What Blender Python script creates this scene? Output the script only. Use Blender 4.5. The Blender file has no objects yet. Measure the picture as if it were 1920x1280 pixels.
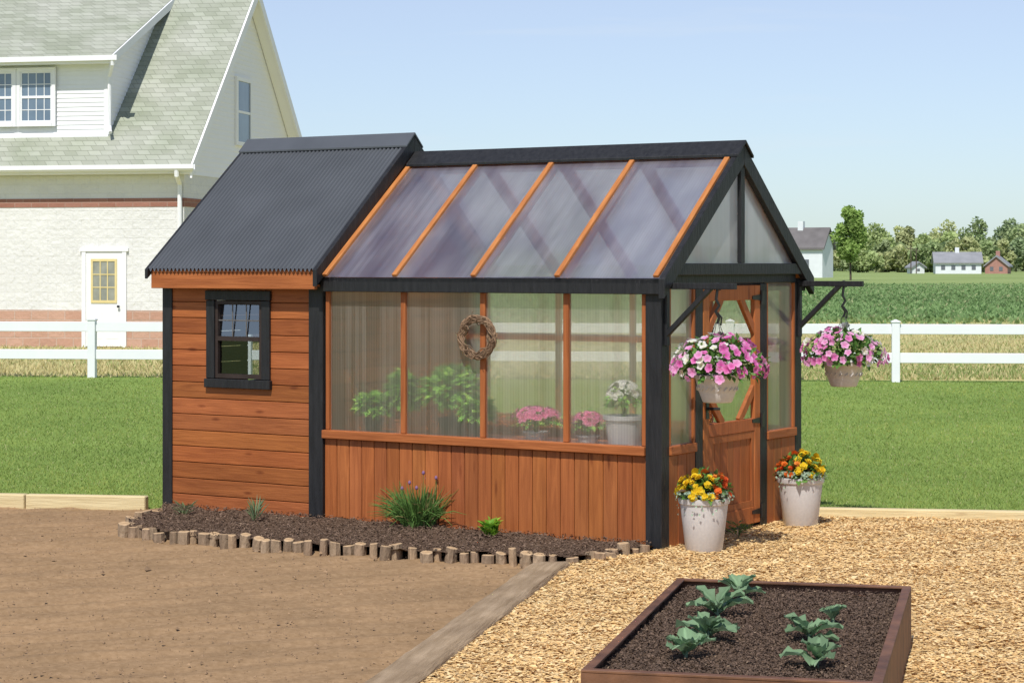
import bpy, math, random, bmesh
import numpy as np
from mathutils import Vector, Matrix, noise
R = random.Random(7); rng = np.random.default_rng(7)
S = bpy.context.scene; C = S.collection
F = 3930.0; H = 1.9; HY = 495.0
rad = math.radians
def G(px, py, z=0.0):
    Y = F*(H-z)/(py-HY); return ((px-960)/F*Y, Y, z)
PLX, PLY = -2.666, 16.17; CA, SA = math.cos(rad(32.4)), math.sin(rad(32.4))
def L2W(x, y, z=0.0): return (PLX+CA*x+SA*y, PLY-SA*x+CA*y, z)

# ------------------------------------------------------------------ helpers
class MB:
    def __init__(s): s.v = []; s.f = []; s.c = []
    def add(s, vs, fs, col=(1,1,1)):
        n = len(s.v); s.v += [tuple(v) for v in vs]
        s.f += [tuple(i+n for i in f) for f in fs]
        if col and isinstance(col[0], (tuple, list)): s.c += list(col)
        else: s.c += [col]*len(vs)
    def hexa(s, p, col=(1,1,1)):
        s.add(p, [(0,3,2,1),(4,5,6,7),(0,1,5,4),(1,2,6,5),(2,3,7,6),(3,0,4,7)], col)
    def box(s, x0,x1,y0,y1,z0,z1, col=(1,1,1)):
        s.hexa([(x0,y0,z0),(x1,y0,z0),(x1,y1,z0),(x0,y1,z0),(x0,y0,z1),(x1,y0,z1),(x1,y1,z1),(x0,y1,z1)], col)
    def bar(s, p, q, w, h, up=(0,0,1), col=(1,1,1)):
        p, q = Vector(p), Vector(q); d = (q-p).normalized()
        sd = d.cross(Vector(up)).normalized()*(w/2); u = sd.cross(d).normalized()*(h/2)
        s.hexa([p-sd-u, q-sd-u, q+sd-u, p+sd-u, p-sd+u, q-sd+u, q+sd+u, p+sd+u], col)
    def tube(s, pts, r, n=8, col=(1,1,1)):
        pts = [Vector(p) for p in pts]; m = len(pts)
        rr = r if isinstance(r, (list, tuple)) else [r]*m
        vs = []; ref = Vector((0.31,0.22,0.93))
        for i, p in enumerate(pts):
            d = (pts[min(i+1,m-1)]-pts[max(i-1,0)]).normalized()
            a = d.cross(ref)
            if a.length < 1e-3: a = d.cross(Vector((1,0,0)))
            a.normalize(); b = d.cross(a)
            for k in range(n):
                t = 2*math.pi*k/n; vs.append(p+(a*math.cos(t)+b*math.sin(t))*rr[i])
        fs = []
        for i in range(m-1):
            for k in range(n):
                k2 = (k+1) % n; fs.append((i*n+k, i*n+k2, (i+1)*n+k2, (i+1)*n+k))
        fs.append(tuple(range(n-1,-1,-1))); fs.append(tuple((m-1)*n+k for k in range(n)))
        s.add(vs, fs, col)
    def lathe(s, prof, n=28, c=(0,0,0), col=(1,1,1)):
        vs = []; fs = []; cols = []
        for j, (r, z) in enumerate(prof):
            for k in range(n):
                t = 2*math.pi*k/n; vs.append((c[0]+r*math.cos(t), c[1]+r*math.sin(t), c[2]+z))
                cols.append(col[j] if isinstance(col[0], (tuple, list)) else col)
        for j in range(len(prof)-1):
            for k in range(n):
                k2 = (k+1) % n; fs.append((j*n+k, j*n+k2, (j+1)*n+k2, (j+1)*n+k))
        s.add(vs, fs, cols)
    def prism(s, poly, a, b, axis='x', col=(1,1,1)):
        n = len(poly)
        def P(u, w, t): return (t,u,w) if axis == 'x' else ((u,t,w) if axis == 'y' else (u,w,t))
        vs = [P(u,w,a) for u,w in poly]+[P(u,w,b) for u,w in poly]
        fs = [tuple(range(n-1,-1,-1)), tuple(range(n,2*n))]+[(i,(i+1)%n,n+(i+1)%n,n+i) for i in range(n)]
        s.add(vs, fs, col)
    def mesh(s, name, mat, smooth=False, recalc=True):
        me = bpy.data.meshes.new(name); me.from_pydata(s.v, [], s.f); me.update()
        at = me.color_attributes.new('col', 'FLOAT_COLOR', 'POINT')
        at.data.foreach_set('color', np.array([(c[0],c[1],c[2],1.0) for c in s.c], dtype=np.float32).ravel())
        if recalc:
            bm = bmesh.new(); bm.from_mesh(me); bmesh.ops.recalc_face_normals(bm, faces=bm.faces); bm.to_mesh(me); bm.free()
        if smooth:
            me.polygons.foreach_set('use_smooth', [True]*len(me.polygons))
            try: me.set_sharp_from_angle(angle=rad(50))
            except Exception: pass
        me.materials.append(mat); return me
    def build(s, name, mat, parent=None, smooth=False, bevel=0.0):
        o = bpy.data.objects.new(name, s.mesh(name, mat, smooth)); C.objects.link(o); o.parent = parent
        if bevel:
            b = o.modifiers.new('Bevel', 'BEVEL'); b.width = bevel; b.segments = 1; b.limit_method = 'ANGLE'
        return o
def npmesh(name, V, col, mat, parent=None):
    N, k, _ = V.shape
    me = bpy.data.meshes.new(name); me.vertices.add(N*k); me.vertices.foreach_set('co', V.astype(np.float32).ravel())
    me.loops.add(N*k); me.loops.foreach_set('vertex_index', np.arange(N*k, dtype=np.int32))
    me.polygons.add(N); me.polygons.foreach_set('loop_start', np.arange(0, N*k, k, dtype=np.int32))
    me.update(calc_edges=True)
    at = me.color_attributes.new('col', 'FLOAT_COLOR', 'POINT')
    c = np.ones((N, k, 4), np.float32); c[:,:,:3] = col[:,None,:] if col.ndim == 2 else col
    at.data.foreach_set('color', c.ravel())
    me.materials.append(mat)
    o = bpy.data.objects.new(name, me); C.objects.link(o); o.parent = parent
    return o
def blades(name, P, h, w, cols, mat, lean=.5):
    N = len(P); a = rng.uniform(0, 2*np.pi, N); d = np.stack([np.cos(a), np.sin(a), np.zeros(N)], 1)
    b = rng.uniform(0, 2*np.pi, N); ln = np.stack([np.cos(b), np.sin(b), np.zeros(N)], 1)*(rng.uniform(0, lean, N)*h)[:,None]
    V = np.zeros((N,3,3)); V[:,0] = P-d*w[:,None]/2; V[:,1] = P+d*w[:,None]/2
    V[:,2] = P+ln; V[:,2,2] += h
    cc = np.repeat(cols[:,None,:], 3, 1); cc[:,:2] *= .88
    return npmesh(name, V, cc, mat)
def flakes(name, P, L, W, tilt, cols, mat, parent=None):
    N = len(P); a = rng.uniform(0, 2*np.pi, N); t = rng.normal(0, tilt, N); r = rng.normal(0, tilt, N)
    u = np.stack([np.cos(a)*np.cos(t), np.sin(a)*np.cos(t), np.sin(t)], 1)
    v0 = np.stack([-np.sin(a), np.cos(a), np.zeros(N)], 1); n = np.cross(u, v0)
    v = v0*np.cos(r)[:,None]+n*np.sin(r)[:,None]
    L = L[:,None]/2; W = W[:,None]/2; k1 = rng.uniform(.5,1,(N,1)); k2 = rng.uniform(.5,1,(N,1))
    V = np.stack([P-u*L-v*W*k1, P+u*L-v*W*k2, P+u*L*k1+v*W, P-u*L*k2+v*W*k1], 1)
    return npmesh(name, V, cols, mat, parent)
def leafcloud(name, P, size, cols, mat, parent=None):
    N = len(P); u = rng.normal(size=(N,3)); u /= np.linalg.norm(u, axis=1)[:,None]
    w = rng.normal(size=(N,3)); v = np.cross(u, w); v /= np.linalg.norm(v, axis=1)[:,None]
    s = size[:,None]
    V = np.stack([P-u*s, P-v*s*.6, P+u*s, P+v*s*.6], 1)
    return npmesh(name, V, cols, mat, parent)
def thing(name, label, cat, loc=(0,0,0), rz=0.0, group=None):
    o = bpy.data.objects.new(name, None); C.objects.link(o); o.empty_display_size = .1
    o.location = loc; o.rotation_euler = (0,0,rz); o['label'] = label; o['category'] = cat
    if group: o['group'] = group
    return o
def tag(o, label, cat, group=None, kind=None):
    o['label'] = label; o['category'] = cat
    if group: o['group'] = group
    if kind: o['kind'] = kind
    return o

# ------------------------------------------------------------------ materials
def nt(name):
    m = bpy.data.materials.new(name); m.use_nodes = True; t = m.node_tree; t.nodes.clear()
    o = t.nodes.new('ShaderNodeOutputMaterial'); return m, t, o
def lk(t, a, b): t.links.new(a, b)
def noisecol(t, c1, c2, scale, stretch=(1,1,1), detail=6, lo=.3, hi=.7, dist=0.0):
    tc = t.nodes.new('ShaderNodeTexCoord'); mp = t.nodes.new('ShaderNodeMapping'); mp.inputs['Scale'].default_value = stretch
    lk(t, tc.outputs['Object'], mp.inputs['Vector'])
    n = t.nodes.new('ShaderNodeTexNoise'); n.inputs['Scale'].default_value = scale; n.inputs['Detail'].default_value = detail
    n.inputs['Distortion'].default_value = dist
    lk(t, mp.outputs[0], n.inputs['Vector'])
    r = t.nodes.new('ShaderNodeValToRGB'); r.color_ramp.elements[0].position = lo; r.color_ramp.elements[1].position = hi
    r.color_ramp.elements[0].color = (*c1,1); r.color_ramp.elements[1].color = (*c2,1)
    lk(t, n.outputs['Fac'], r.inputs['Fac'])
    return r, n, mp
def mulattr(t, colsock):
    a = t.nodes.new('ShaderNodeAttribute'); a.attribute_name = 'col'
    m = t.nodes.new('ShaderNodeMixRGB'); m.blend_type = 'MULTIPLY'; m.inputs[0].default_value = 1
    lk(t, colsock, m.inputs[1]); lk(t, a.outputs['Color'], m.inputs[2]); return m.outputs[0]
def mat(name, c1, c2, scale=8, stretch=(1,1,1), rough=.7, bump=0.0, bscale=60, spec=.3, metal=0.0, big=None, dist=0.0, lo=.3, hi=.7, knots=None, bdist=.02):
    m, t, o = nt(name); b = t.nodes.new('ShaderNodeBsdfPrincipled'); lk(t, b.outputs[0], o.inputs[0])
    r, n, mp = noisecol(t, c1, c2, scale, stretch, dist=dist, lo=lo, hi=hi); col = r.outputs[0]
    if big:
        r2, n2, _ = noisecol(t, big[1], big[2], big[0]); mm = t.nodes.new('ShaderNodeMixRGB'); mm.blend_type = 'MULTIPLY'; mm.inputs[0].default_value = 1
        lk(t, col, mm.inputs[1]); lk(t, r2.outputs[0], mm.inputs[2]); col = mm.outputs[0]
    if knots:
        tc = t.nodes.new('ShaderNodeTexCoord'); mk = t.nodes.new('ShaderNodeMapping'); mk.inputs['Scale'].default_value = knots; lk(t, tc.outputs['Object'], mk.inputs['Vector'])
        vo = t.nodes.new('ShaderNodeTexVoronoi'); vo.inputs['Scale'].default_value = 1; lk(t, mk.outputs[0], vo.inputs['Vector'])
        kr = t.nodes.new('ShaderNodeValToRGB'); kr.color_ramp.elements[0].position = .05; kr.color_ramp.elements[1].position = .15
        kr.color_ramp.elements[0].color = (.55,.45,.41,1); kr.color_ramp.elements[1].color = (1,1,1,1); lk(t, vo.outputs['Distance'], kr.inputs[0])
        mm = t.nodes.new('ShaderNodeMixRGB'); mm.blend_type = 'MULTIPLY'; mm.inputs[0].default_value = 1; lk(t, col, mm.inputs[1]); lk(t, kr.outputs[0], mm.inputs[2]); col = mm.outputs[0]
    lk(t, mulattr(t, col), b.inputs['Base Color'])
    b.inputs['Roughness'].default_value = rough; b.inputs['Specular IOR Level'].default_value = spec; b.inputs['Metallic'].default_value = metal
    if bump:
        n3 = t.nodes.new('ShaderNodeTexNoise'); n3.inputs['Scale'].default_value = bscale; n3.inputs['Detail'].default_value = 8
        lk(t, mp.outputs[0], n3.inputs['Vector'])
        bp = t.nodes.new('ShaderNodeBump'); bp.inputs['Strength'].default_value = bump; bp.inputs['Distance'].default_value = bdist
        lk(t, n3.outputs['Fac'], bp.inputs['Height']); lk(t, bp.outputs[0], b.inputs['Normal'])
    return m
def leafmat(name, tr=.3, rough=.5):
    m, t, o = nt(name); a = t.nodes.new('ShaderNodeAttribute'); a.attribute_name = 'col'
    b = t.nodes.new('ShaderNodeBsdfPrincipled'); b.inputs['Roughness'].default_value = rough; b.inputs['Specular IOR Level'].default_value = .25
    tl = t.nodes.new('ShaderNodeBsdfTranslucent'); mx = t.nodes.new('ShaderNodeMixShader'); mx.inputs[0].default_value = tr
    lk(t, a.outputs['Color'], b.inputs['Base Color']); lk(t, a.outputs['Color'], tl.inputs['Color'])
    lk(t, b.outputs[0], mx.inputs[1]); lk(t, tl.outputs[0], mx.inputs[2]); lk(t, mx.outputs[0], o.inputs[0]); return m
def poly(name, axis, wd, dcol, tint, dcol2=None, period=.022, glr=.12, streak=.3, cloud=.16, gmax=.7, gmin=.05, amp=.04, blur=.35, bl_ior=1.10):
    m, t, o = nt(name); tc = t.nodes.new('ShaderNodeTexCoord'); sp = t.nodes.new('ShaderNodeSeparateXYZ'); lk(t, tc.outputs['Object'], sp.inputs[0])
    mu = t.nodes.new('ShaderNodeMath'); mu.operation = 'MULTIPLY'; mu.inputs[1].default_value = 2*math.pi/period; lk(t, sp.outputs[axis], mu.inputs[0])
    si = t.nodes.new('ShaderNodeMath'); si.operation = 'SINE'; lk(t, mu.outputs[0], si.inputs[0])
    mp = t.nodes.new('ShaderNodeMapping'); sc = [.35,.35,.35]; sc[axis] = 26; mp.inputs['Scale'].default_value = sc; lk(t, tc.outputs['Object'], mp.inputs['Vector'])
    n = t.nodes.new('ShaderNodeTexNoise'); n.inputs['Scale'].default_value = 1; n.inputs['Detail'].default_value = 4; lk(t, mp.outputs[0], n.inputs['Vector'])
    mr = t.nodes.new('ShaderNodeMapRange'); mr.inputs[1].default_value = .30; mr.inputs[2].default_value = .70; mr.interpolation_type = 'SMOOTHSTEP'; lk(t, n.outputs['Fac'], mr.inputs[0])
    mp2 = t.nodes.new('ShaderNodeMapping'); sc = [1.2,1.2,1.2]; sc[axis] = 3.2; mp2.inputs['Scale'].default_value = sc; lk(t, tc.outputs['Object'], mp2.inputs['Vector'])
    n2 = t.nodes.new('ShaderNodeTexNoise'); n2.inputs['Scale'].default_value = 1; n2.inputs['Detail'].default_value = 3; lk(t, mp2.outputs[0], n2.inputs['Vector'])
    ad = t.nodes.new('ShaderNodeMath'); ad.operation = 'MULTIPLY_ADD'; ad.inputs[1].default_value = amp; ad.inputs[2].default_value = wd-(streak+cloud)/2; lk(t, si.outputs[0], ad.inputs[0])
    ad2 = t.nodes.new('ShaderNodeMath'); ad2.operation = 'MULTIPLY_ADD'; ad2.inputs[1].default_value = streak; lk(t, mr.outputs[0], ad2.inputs[0]); lk(t, ad.outputs[0], ad2.inputs[2])
    ad3 = t.nodes.new('ShaderNodeMath'); ad3.operation = 'MULTIPLY_ADD'; ad3.inputs[1].default_value = cloud; lk(t, n2.outputs['Fac'], ad3.inputs[0]); lk(t, ad2.outputs[0], ad3.inputs[2]); ad3.use_clamp = True
    d = t.nodes.new('ShaderNodeBsdfDiffuse'); d.inputs[0].default_value = (*dcol,1); tl = t.nodes.new('ShaderNodeBsdfTranslucent'); tl.inputs[0].default_value = (*dcol,1)
    if dcol2:
        rr = t.nodes.new('ShaderNodeValToRGB'); rr.color_ramp.elements[0].position = .36; rr.color_ramp.elements[1].position = .64; rr.color_ramp.elements[0].color = (*dcol,1); rr.color_ramp.elements[1].color = (*dcol2,1)
        lk(t, n2.outputs['Fac'], rr.inputs[0]); lk(t, rr.outputs[0], d.inputs[0]); lk(t, rr.outputs[0], tl.inputs[0])
    m1 = t.nodes.new('ShaderNodeMixShader'); m1.inputs[0].default_value = .45; lk(t, d.outputs[0], m1.inputs[1]); lk(t, tl.outputs[0], m1.inputs[2])
    tr = t.nodes.new('ShaderNodeBsdfTransparent'); tr.inputs[0].default_value = (*tint,1)
    rf = t.nodes.new('ShaderNodeBsdfRefraction'); rf.inputs['Color'].default_value = (*tint,1); rf.inputs['Roughness'].default_value = .38; rf.inputs['IOR'].default_value = bl_ior
    mb = t.nodes.new('ShaderNodeMixShader'); mb.inputs[0].default_value = blur; lk(t, tr.outputs[0], mb.inputs[1]); lk(t, rf.outputs[0], mb.inputs[2])
    m2 = t.nodes.new('ShaderNodeMixShader'); lk(t, ad3.outputs[0], m2.inputs[0]); lk(t, mb.outputs[0], m2.inputs[1]); lk(t, m1.outputs[0], m2.inputs[2])
    g = t.nodes.new('ShaderNodeBsdfGlossy'); g.inputs['Roughness'].default_value = glr
    lw = t.nodes.new('ShaderNodeLayerWeight'); lw.inputs[0].default_value = .5
    pw = t.nodes.new('ShaderNodeMath'); pw.operation = 'POWER'; pw.inputs[1].default_value = 3.0; lk(t, lw.outputs['Facing'], pw.inputs[0])
    pa = t.nodes.new('ShaderNodeMath'); pa.operation = 'MULTIPLY_ADD'; pa.inputs[1].default_value = gmax; pa.inputs[2].default_value = gmin; pa.use_clamp = True; lk(t, pw.outputs[0], pa.inputs[0])
    m3 = t.nodes.new('ShaderNodeMixShader'); lk(t, pa.outputs[0], m3.inputs[0]); lk(t, m2.outputs[0], m3.inputs[1]); lk(t, g.outputs[0], m3.inputs[2])
    lk(t, m3.outputs[0], o.inputs[0]); return m
def glass(name, tr=.6, tint=(.8,.85,.85)):
    m, t, o = nt(name); g = t.nodes.new('ShaderNodeBsdfGlossy'); g.inputs['Roughness'].default_value = .03; g.inputs[0].default_value = (.9,.93,1,1)
    tp = t.nodes.new('ShaderNodeBsdfTransparent'); tp.inputs[0].default_value = (*tint,1); mx = t.nodes.new('ShaderNodeMixShader'); mx.inputs[0].default_value = tr
    lk(t, g.outputs[0], mx.inputs[1]); lk(t, tp.outputs[0], mx.inputs[2]); lk(t, mx.outputs[0], o.inputs[0]); return m
def brickmat(name, c1, c2, mort, bw, bh, bump=.4, rough=.9, msz=.012, big=None, jb=-.5):
    m, t, o = nt(name); b = t.nodes.new('ShaderNodeBsdfPrincipled'); lk(t, b.outputs[0], o.inputs[0]); b.inputs['Roughness'].default_value = rough; b.inputs['Specular IOR Level'].default_value = .15
    tc = t.nodes.new('ShaderNodeTexCoord'); sp = t.nodes.new('ShaderNodeSeparateXYZ'); lk(t, tc.outputs['Object'], sp.inputs[0]); cb = t.nodes.new('ShaderNodeCombineXYZ')
    ad = t.nodes.new('ShaderNodeMath'); ad.operation = 'ADD'; lk(t, sp.outputs[0], ad.inputs[0]); lk(t, sp.outputs[1], ad.inputs[1]); lk(t, ad.outputs[0], cb.inputs[0]); lk(t, sp.outputs[2], cb.inputs[1])
    br = t.nodes.new('ShaderNodeTexBrick'); lk(t, cb.outputs[0], br.inputs['Vector']); br.inputs['Scale'].default_value = 1
    br.inputs['Brick Width'].default_value = bw; br.inputs['Row Height'].default_value = bh; br.inputs['Mortar Size'].default_value = msz; br.inputs['Mortar Smooth'].default_value = .3
    br.inputs['Color1'].default_value = (*c1,1); br.inputs['Color2'].default_value = (*c2,1); br.inputs['Mortar'].default_value = (*mort,1)
    n = t.nodes.new('ShaderNodeTexNoise'); n.inputs['Scale'].default_value = 9; n.inputs['Detail'].default_value = 8; lk(t, tc.outputs['Object'], n.inputs['Vector'])
    n0 = t.nodes.new('ShaderNodeTexNoise'); n0.inputs['Scale'].default_value = .9; n0.inputs['Detail'].default_value = 6; lk(t, tc.outputs['Object'], n0.inputs['Vector'])
    r = t.nodes.new('ShaderNodeValToRGB'); r.color_ramp.elements[0].position = .3; r.color_ramp.elements[1].position = .7
    bb = big or ((.92,.92,.92),(1.03,1.03,1.03)); r.color_ramp.elements[0].color = (*bb[0],1); r.color_ramp.elements[1].color = (*bb[1],1); lk(t, n0.outputs['Fac'], r.inputs[0])
    mm = t.nodes.new('ShaderNodeMixRGB'); mm.blend_type = 'MULTIPLY'; mm.inputs[0].default_value = 1; lk(t, br.outputs['Color'], mm.inputs[1]); lk(t, r.outputs[0], mm.inputs[2]); lk(t, mm.outputs[0], b.inputs['Base Color'])
    sb = t.nodes.new('ShaderNodeMath'); sb.operation = 'MULTIPLY_ADD'; sb.inputs[1].default_value = jb; lk(t, br.outputs['Fac'], sb.inputs[0]); lk(t, n.outputs['Fac'], sb.inputs[2])
    bp = t.nodes.new('ShaderNodeBump'); bp.inputs['Strength'].default_value = bump; bp.inputs['Distance'].default_value = .03; lk(t, sb.outputs[0], bp.inputs['Height']); lk(t, bp.outputs[0], b.inputs['Normal'])
    return m

O1, O2 = (.295,.088,.025), (.445,.146,.043)
WX = mat('stained_wood_horizontal', O1, O2, 1, (2.0,30,30), .55, .2, 3, dist=1.0, knots=(2.6,8,8.2), big=(1.3,(.88,.86,.84),(1.06,1.06,1.06)))
WY = mat('stained_wood_depth', O1, O2, 1, (30,2.0,30), .55, .2, 3, dist=1.0, knots=(8,2.6,8.2))
WZ = mat('stained_wood_vertical', O1, O2, 1, (30,30,2.0), .55, .2, 3, dist=1.0, knots=(9,9,1.8), big=(1.3,(.88,.86,.84),(1.06,1.06,1.06)))
WR = mat('stained_wood_batten', (.38,.13,.035), (.55,.22,.065), 1, (40,6,6), .55, .2, 3)
BLK = mat('black_painted_wood', (.010,.010,.011), (.022,.022,.023), 1, (30,30,4), .5, .3, 3, spec=.4)
BMT = mat('black_metal', (.01,.01,.01), (.015,.015,.015), 20, rough=.4, spec=.5)
ROOFM = mat('charcoal_corrugated_sheet', (.072,.078,.086), (.090,.097,.107), 3, rough=.45, spec=.5)
PF = poly('polycarbonate_front', 0, .20, (.78,.70,.60), (.97,.95,.91), blur=.30, amp=.045, streak=.13, cloud=.14, glr=.06, gmin=.08)
PE = poly('polycarbonate_end', 1, .34, (.76,.69,.60), (.94,.93,.91), blur=.5, streak=.16)
PG = poly('polycarbonate_gable', 1, .60, (.70,.72,.75), (.90,.91,.92), blur=.5, streak=.15)
PR = poly('polycarbonate_roof', 0, .34, (.45,.43,.55), (.89,.86,.90), dcol2=(.78,.77,.85), glr=.2, gmax=.75, gmin=.13, blur=.45, bl_ior=1.12, cloud=.34, streak=.10, amp=.045)
GL = glass('window_glass', .93, (.45,.47,.47)); GLU = glass('upper_window_glass', .76, (.45,.47,.47))
WHT = mat('white_paint', (.80,.80,.80), (.84,.84,.84), 3, rough=.5)
WHT_LIFT = mat('white_paint_shade_lifted', (.90,.885,.88), (.92,.905,.90), 3, rough=.5)  # same white paint, colour lightened and warmed against gable shade and green bounce
VIN = mat('white_vinyl', (.80,.81,.82), (.85,.85,.85), 3, rough=.35, spec=.4)
LEAF = leafmat('leaf_tissue', .3); PET = leafmat('petal_tissue', .35, .6); TREEL = leafmat('tree_leaf', .3, .7)
GRS = leafmat('grass_blade', .3, .6)
BARK = mat('bark', (.06,.045,.032), (.13,.10,.075), 12, (1,1,.3), .9, .5, 30)
LOGM = mat('log_wood', (.78,.74,.70), (1.2,1.15,1.1), 25, (1,1,.5), .9, .5, 50)
CHIPM = mat('wood_chip', (.94,.94,.94), (1.08,1.08,1.08), 60, rough=.85)
MULM = mat('bark_mulch', (.75,.75,.75), (1.2,1.2,1.2), 60, rough=.95)
PINE = mat('pale_pine_timber', (.58,.46,.24), (.70,.58,.33), 1, (2,25,25), .7, .3, 3, knots=(2,9,9))
TIE = mat('weathered_timber', (.28,.20,.12), (.43,.325,.215), 1, (2.5,28,28), .9, .6, 3, big=(4,(.78,.74,.70),(1.10,1.07,1.03)))
CORT = mat('rusted_steel', (.10,.047,.026), (.21,.100,.052), 9, rough=.6, bump=.15, bscale=60, spec=.4, big=(2,(.75,.75,.75),(1.15,1.1,1.1)))
POTM = mat('pale_grey_pot', (.54,.51,.49), (.60,.57,.55), 60, rough=.55)
GPOT = mat('grey_pot', (.42,.44,.47), (.52,.54,.57), 10, rough=.6)
SOILM = mat('tilled_soil', (.265,.168,.090), (.350,.230,.130), 30, rough=.95, bump=.25, bscale=70, spec=.05, big=(1.6,(.87,.87,.86),(1.08,1.07,1.05)), bdist=.012)
DSOIL = mat('dark_soil', (.080,.052,.034), (.145,.095,.064), 60, rough=.95, bump=.7, bscale=110, spec=.08)
LAWNM = mat('lawn_ground', (.16,.23,.052), (.23,.33,.085), 25, rough=.95, bump=.4, bscale=60, spec=.05, big=(.5,(.85,.88,.85),(1.15,1.12,1.1)))
DRYM = mat('dry_grass_ground', (.38,.37,.15), (.54,.48,.24), 3, (1,1,1), .95, .4, 30, .05, big=(.25,(.82,.93,.82),(1.12,1.05,1)))
CROPM = mat('crop_ground', (.17,.245,.09), (.23,.31,.12), 1.2, rough=.95, spec=.05, big=(.06,(.90,.90,.90),(1.12,1.1,1.08)))
FIELDM = mat('far_field_ground', (.22,.29,.10), (.29,.36,.135), .05, rough=.95, spec=.05)
CHIPG = mat('wood_chip_ground', (.58,.39,.17), (.72,.50,.24), 70, rough=.95, bump=.35, bscale=70, spec=.1)

# ------------------------------------------------------------------ ground sheets
def sheet(name, pts, z, m):
    b = MB(); b.add([(x,y,z) for x,y in pts], [tuple(range(len(pts)))]); o = b.build(name, m); o['kind'] = 'structure'; return o
sheet('ground', [(-3000,-60),(3000,-60),(3000,4000),(-3000,4000)], -.05, FIELDM)
TL = lambda x: 16.6-.15*(x+4.05)             # timber line
FL = lambda x: 35.6-.1008*(x+7.13)           # fence line
sheet('lawn', [(-30,TL(-30)),(30,TL(30)),(30,FL(30)+.6),(-30,FL(-30)+.6)], -.03, LAWNM)
sheet('meadow', [(-60,FL(-60)+.6),(60,FL(60)+.6),(60,74),(-60,74)], -.04, DRYM)
sheet('crop_field', [(-80,74),(120,74),(160,205),(-120,205)], -.034, CROPM)
nx, ny = 340, 290; b = MB(); x0, x1, y0, y1 = -8.0, 1.25, 7.6, 16.62
for j in range(ny+1):
    for i in range(nx+1):
        x = x0+(x1-x0)*i/nx; y = min(y0+(y1-y0)*j/ny, TL(x)+.05)
        ph = (x*.36-y*.93+.08*noise.noise((x*.6,y*.6,0)))*20.0
        fur = math.sin(ph)+.35*math.sin(ph*2.6+1.0)
        z = -.020+.0125*fur*(.8+.5*noise.noise((x*.5,y*.5,3)))+.009*noise.noise((x*2.2,y*2.2,0))+.006*noise.noise((x*9,y*9,1))+.0045*noise.noise((x*22,y*22,1))
        b.v.append((x,y,z)); b.c.append((1,1,1))
for j in range(ny):
    for i in range(nx):
        a = j*(nx+1)+i; b.f.append((a,a+1,a+nx+2,a+nx+1))
soil = b.build('soil_plot', SOILM, smooth=True); soil['kind'] = 'structure'
N = 7000; P = np.stack([rng.uniform(-4.6,.6,N), 9.2+7.3*rng.uniform(0,1,N)**1.2, np.full(N,-.012)], 1)
keep = P[:,1] < 16.6-.15*(P[:,0]+4.05)-.1; P = P[keep]; N = len(P)
sz = rng.gamma(1.6,.0020,N)+.003; big = rng.uniform(0,1,N) < .012; sz[big] *= 2.2
cl = np.array([.30,.195,.112])*rng.uniform(.82,1.15,(N,1))
base = np.array([(1,0,0),(-.6,.8,0),(-.6,-.8,0),(0,0,1)])
th = rng.uniform(0,6.28,N); ca, sa = np.cos(th), np.sin(th); T = np.zeros((N,4,3))
for k in range(4):
    bx = base[k]; T[:,k,0] = P[:,0]+sz*(ca*bx[0]-sa*bx[1]); T[:,k,1] = P[:,1]+sz*(sa*bx[0]+ca*bx[1]); T[:,k,2] = P[:,2]+sz*bx[2]*.9
tri = np.concatenate([T[:,[0,1,3]],T[:,[1,2,3]],T[:,[2,0,3]]],0)
o = npmesh('soil_clods', tri, np.concatenate([cl,cl,cl],0), MULM); tag(o, 'loose crumbs of brown soil scattered over the tilled plot', 'soil', kind='stuff')

PX = (.841, 10.66); PRZ = rad(-13.3); PW, PD, PHt = 1.17, 2.48, .30
def inplanter(x, y, m=0.0):
    a, c = x-PX[0], y-PX[1]; cc, ss = math.cos(-PRZ), math.sin(-PRZ)
    lx, ly = a*cc-c*ss, a*ss+c*cc; return (lx > -m)&(lx < PW+m)&(ly > -PD-m)&(ly < m)
tieA, tieB = Vector((.262,13.16,0)), Vector((-.80,8.1,0))
chip_poly = [(tieB.x,tieB.y),(tieA.x,tieA.y),(.42,13.22),(.88,13.66),L2W(4.30,.05)[:2],L2W(4.30,2.14)[:2],(2.15,TL(2.15)-.03),(7.5,TL(7.5)-.03),(7.5,7.6),(-.9,7.6)]
sheet('wood_chip_path', chip_poly, .012, CHIPG)
def inpoly(poly, x, y):
    ins = np.zeros(len(x), bool); n = len(poly)
    for i in range(n):
        ax, ay = poly[i]; bx, by = poly[(i+1)%n]
        c = ((ay > y) != (by > y)) & (x < (bx-ax)*(y-ay)/((by-ay) if by != ay else 1e-9)+ax); ins ^= c
    return ins
N = 210000; Px = rng.uniform(-.8,4.6,N); Py = 8.9+6.8*rng.uniform(0,1,N)
k = inpoly(chip_poly, Px, Py) & ~inplanter(Px, Py, .01); Px, Py = Px[k], Py[k]; N = len(Px)
hv = np.array([noise.noise((x*2.5,y*2.5,0)) for x,y in zip(Px,Py)])
P = np.stack([Px,Py,.020+.012*hv+.010*rng.uniform(0,1,N)**1.5], 1)
pal = np.array([(.77,.52,.235),(.70,.455,.185),(.81,.60,.31),(.61,.37,.145),(.74,.49,.21),(.48,.29,.13)]); w = [.30,.25,.24,.10,.09,.02]
cols = pal[rng.choice(6,N,p=w)]*rng.uniform(.9,1.1,(N,1))*(1+.10*hv[:,None])
o = flakes('wood_chips', P, rng.gamma(4,.0053,N)+.006, rng.gamma(3,.0030,N)+.004, .16, cols, CHIPM); tag(o, 'golden wood chips spread around the greenhouse door and planter', 'wood chips', kind='stuff')

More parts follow.
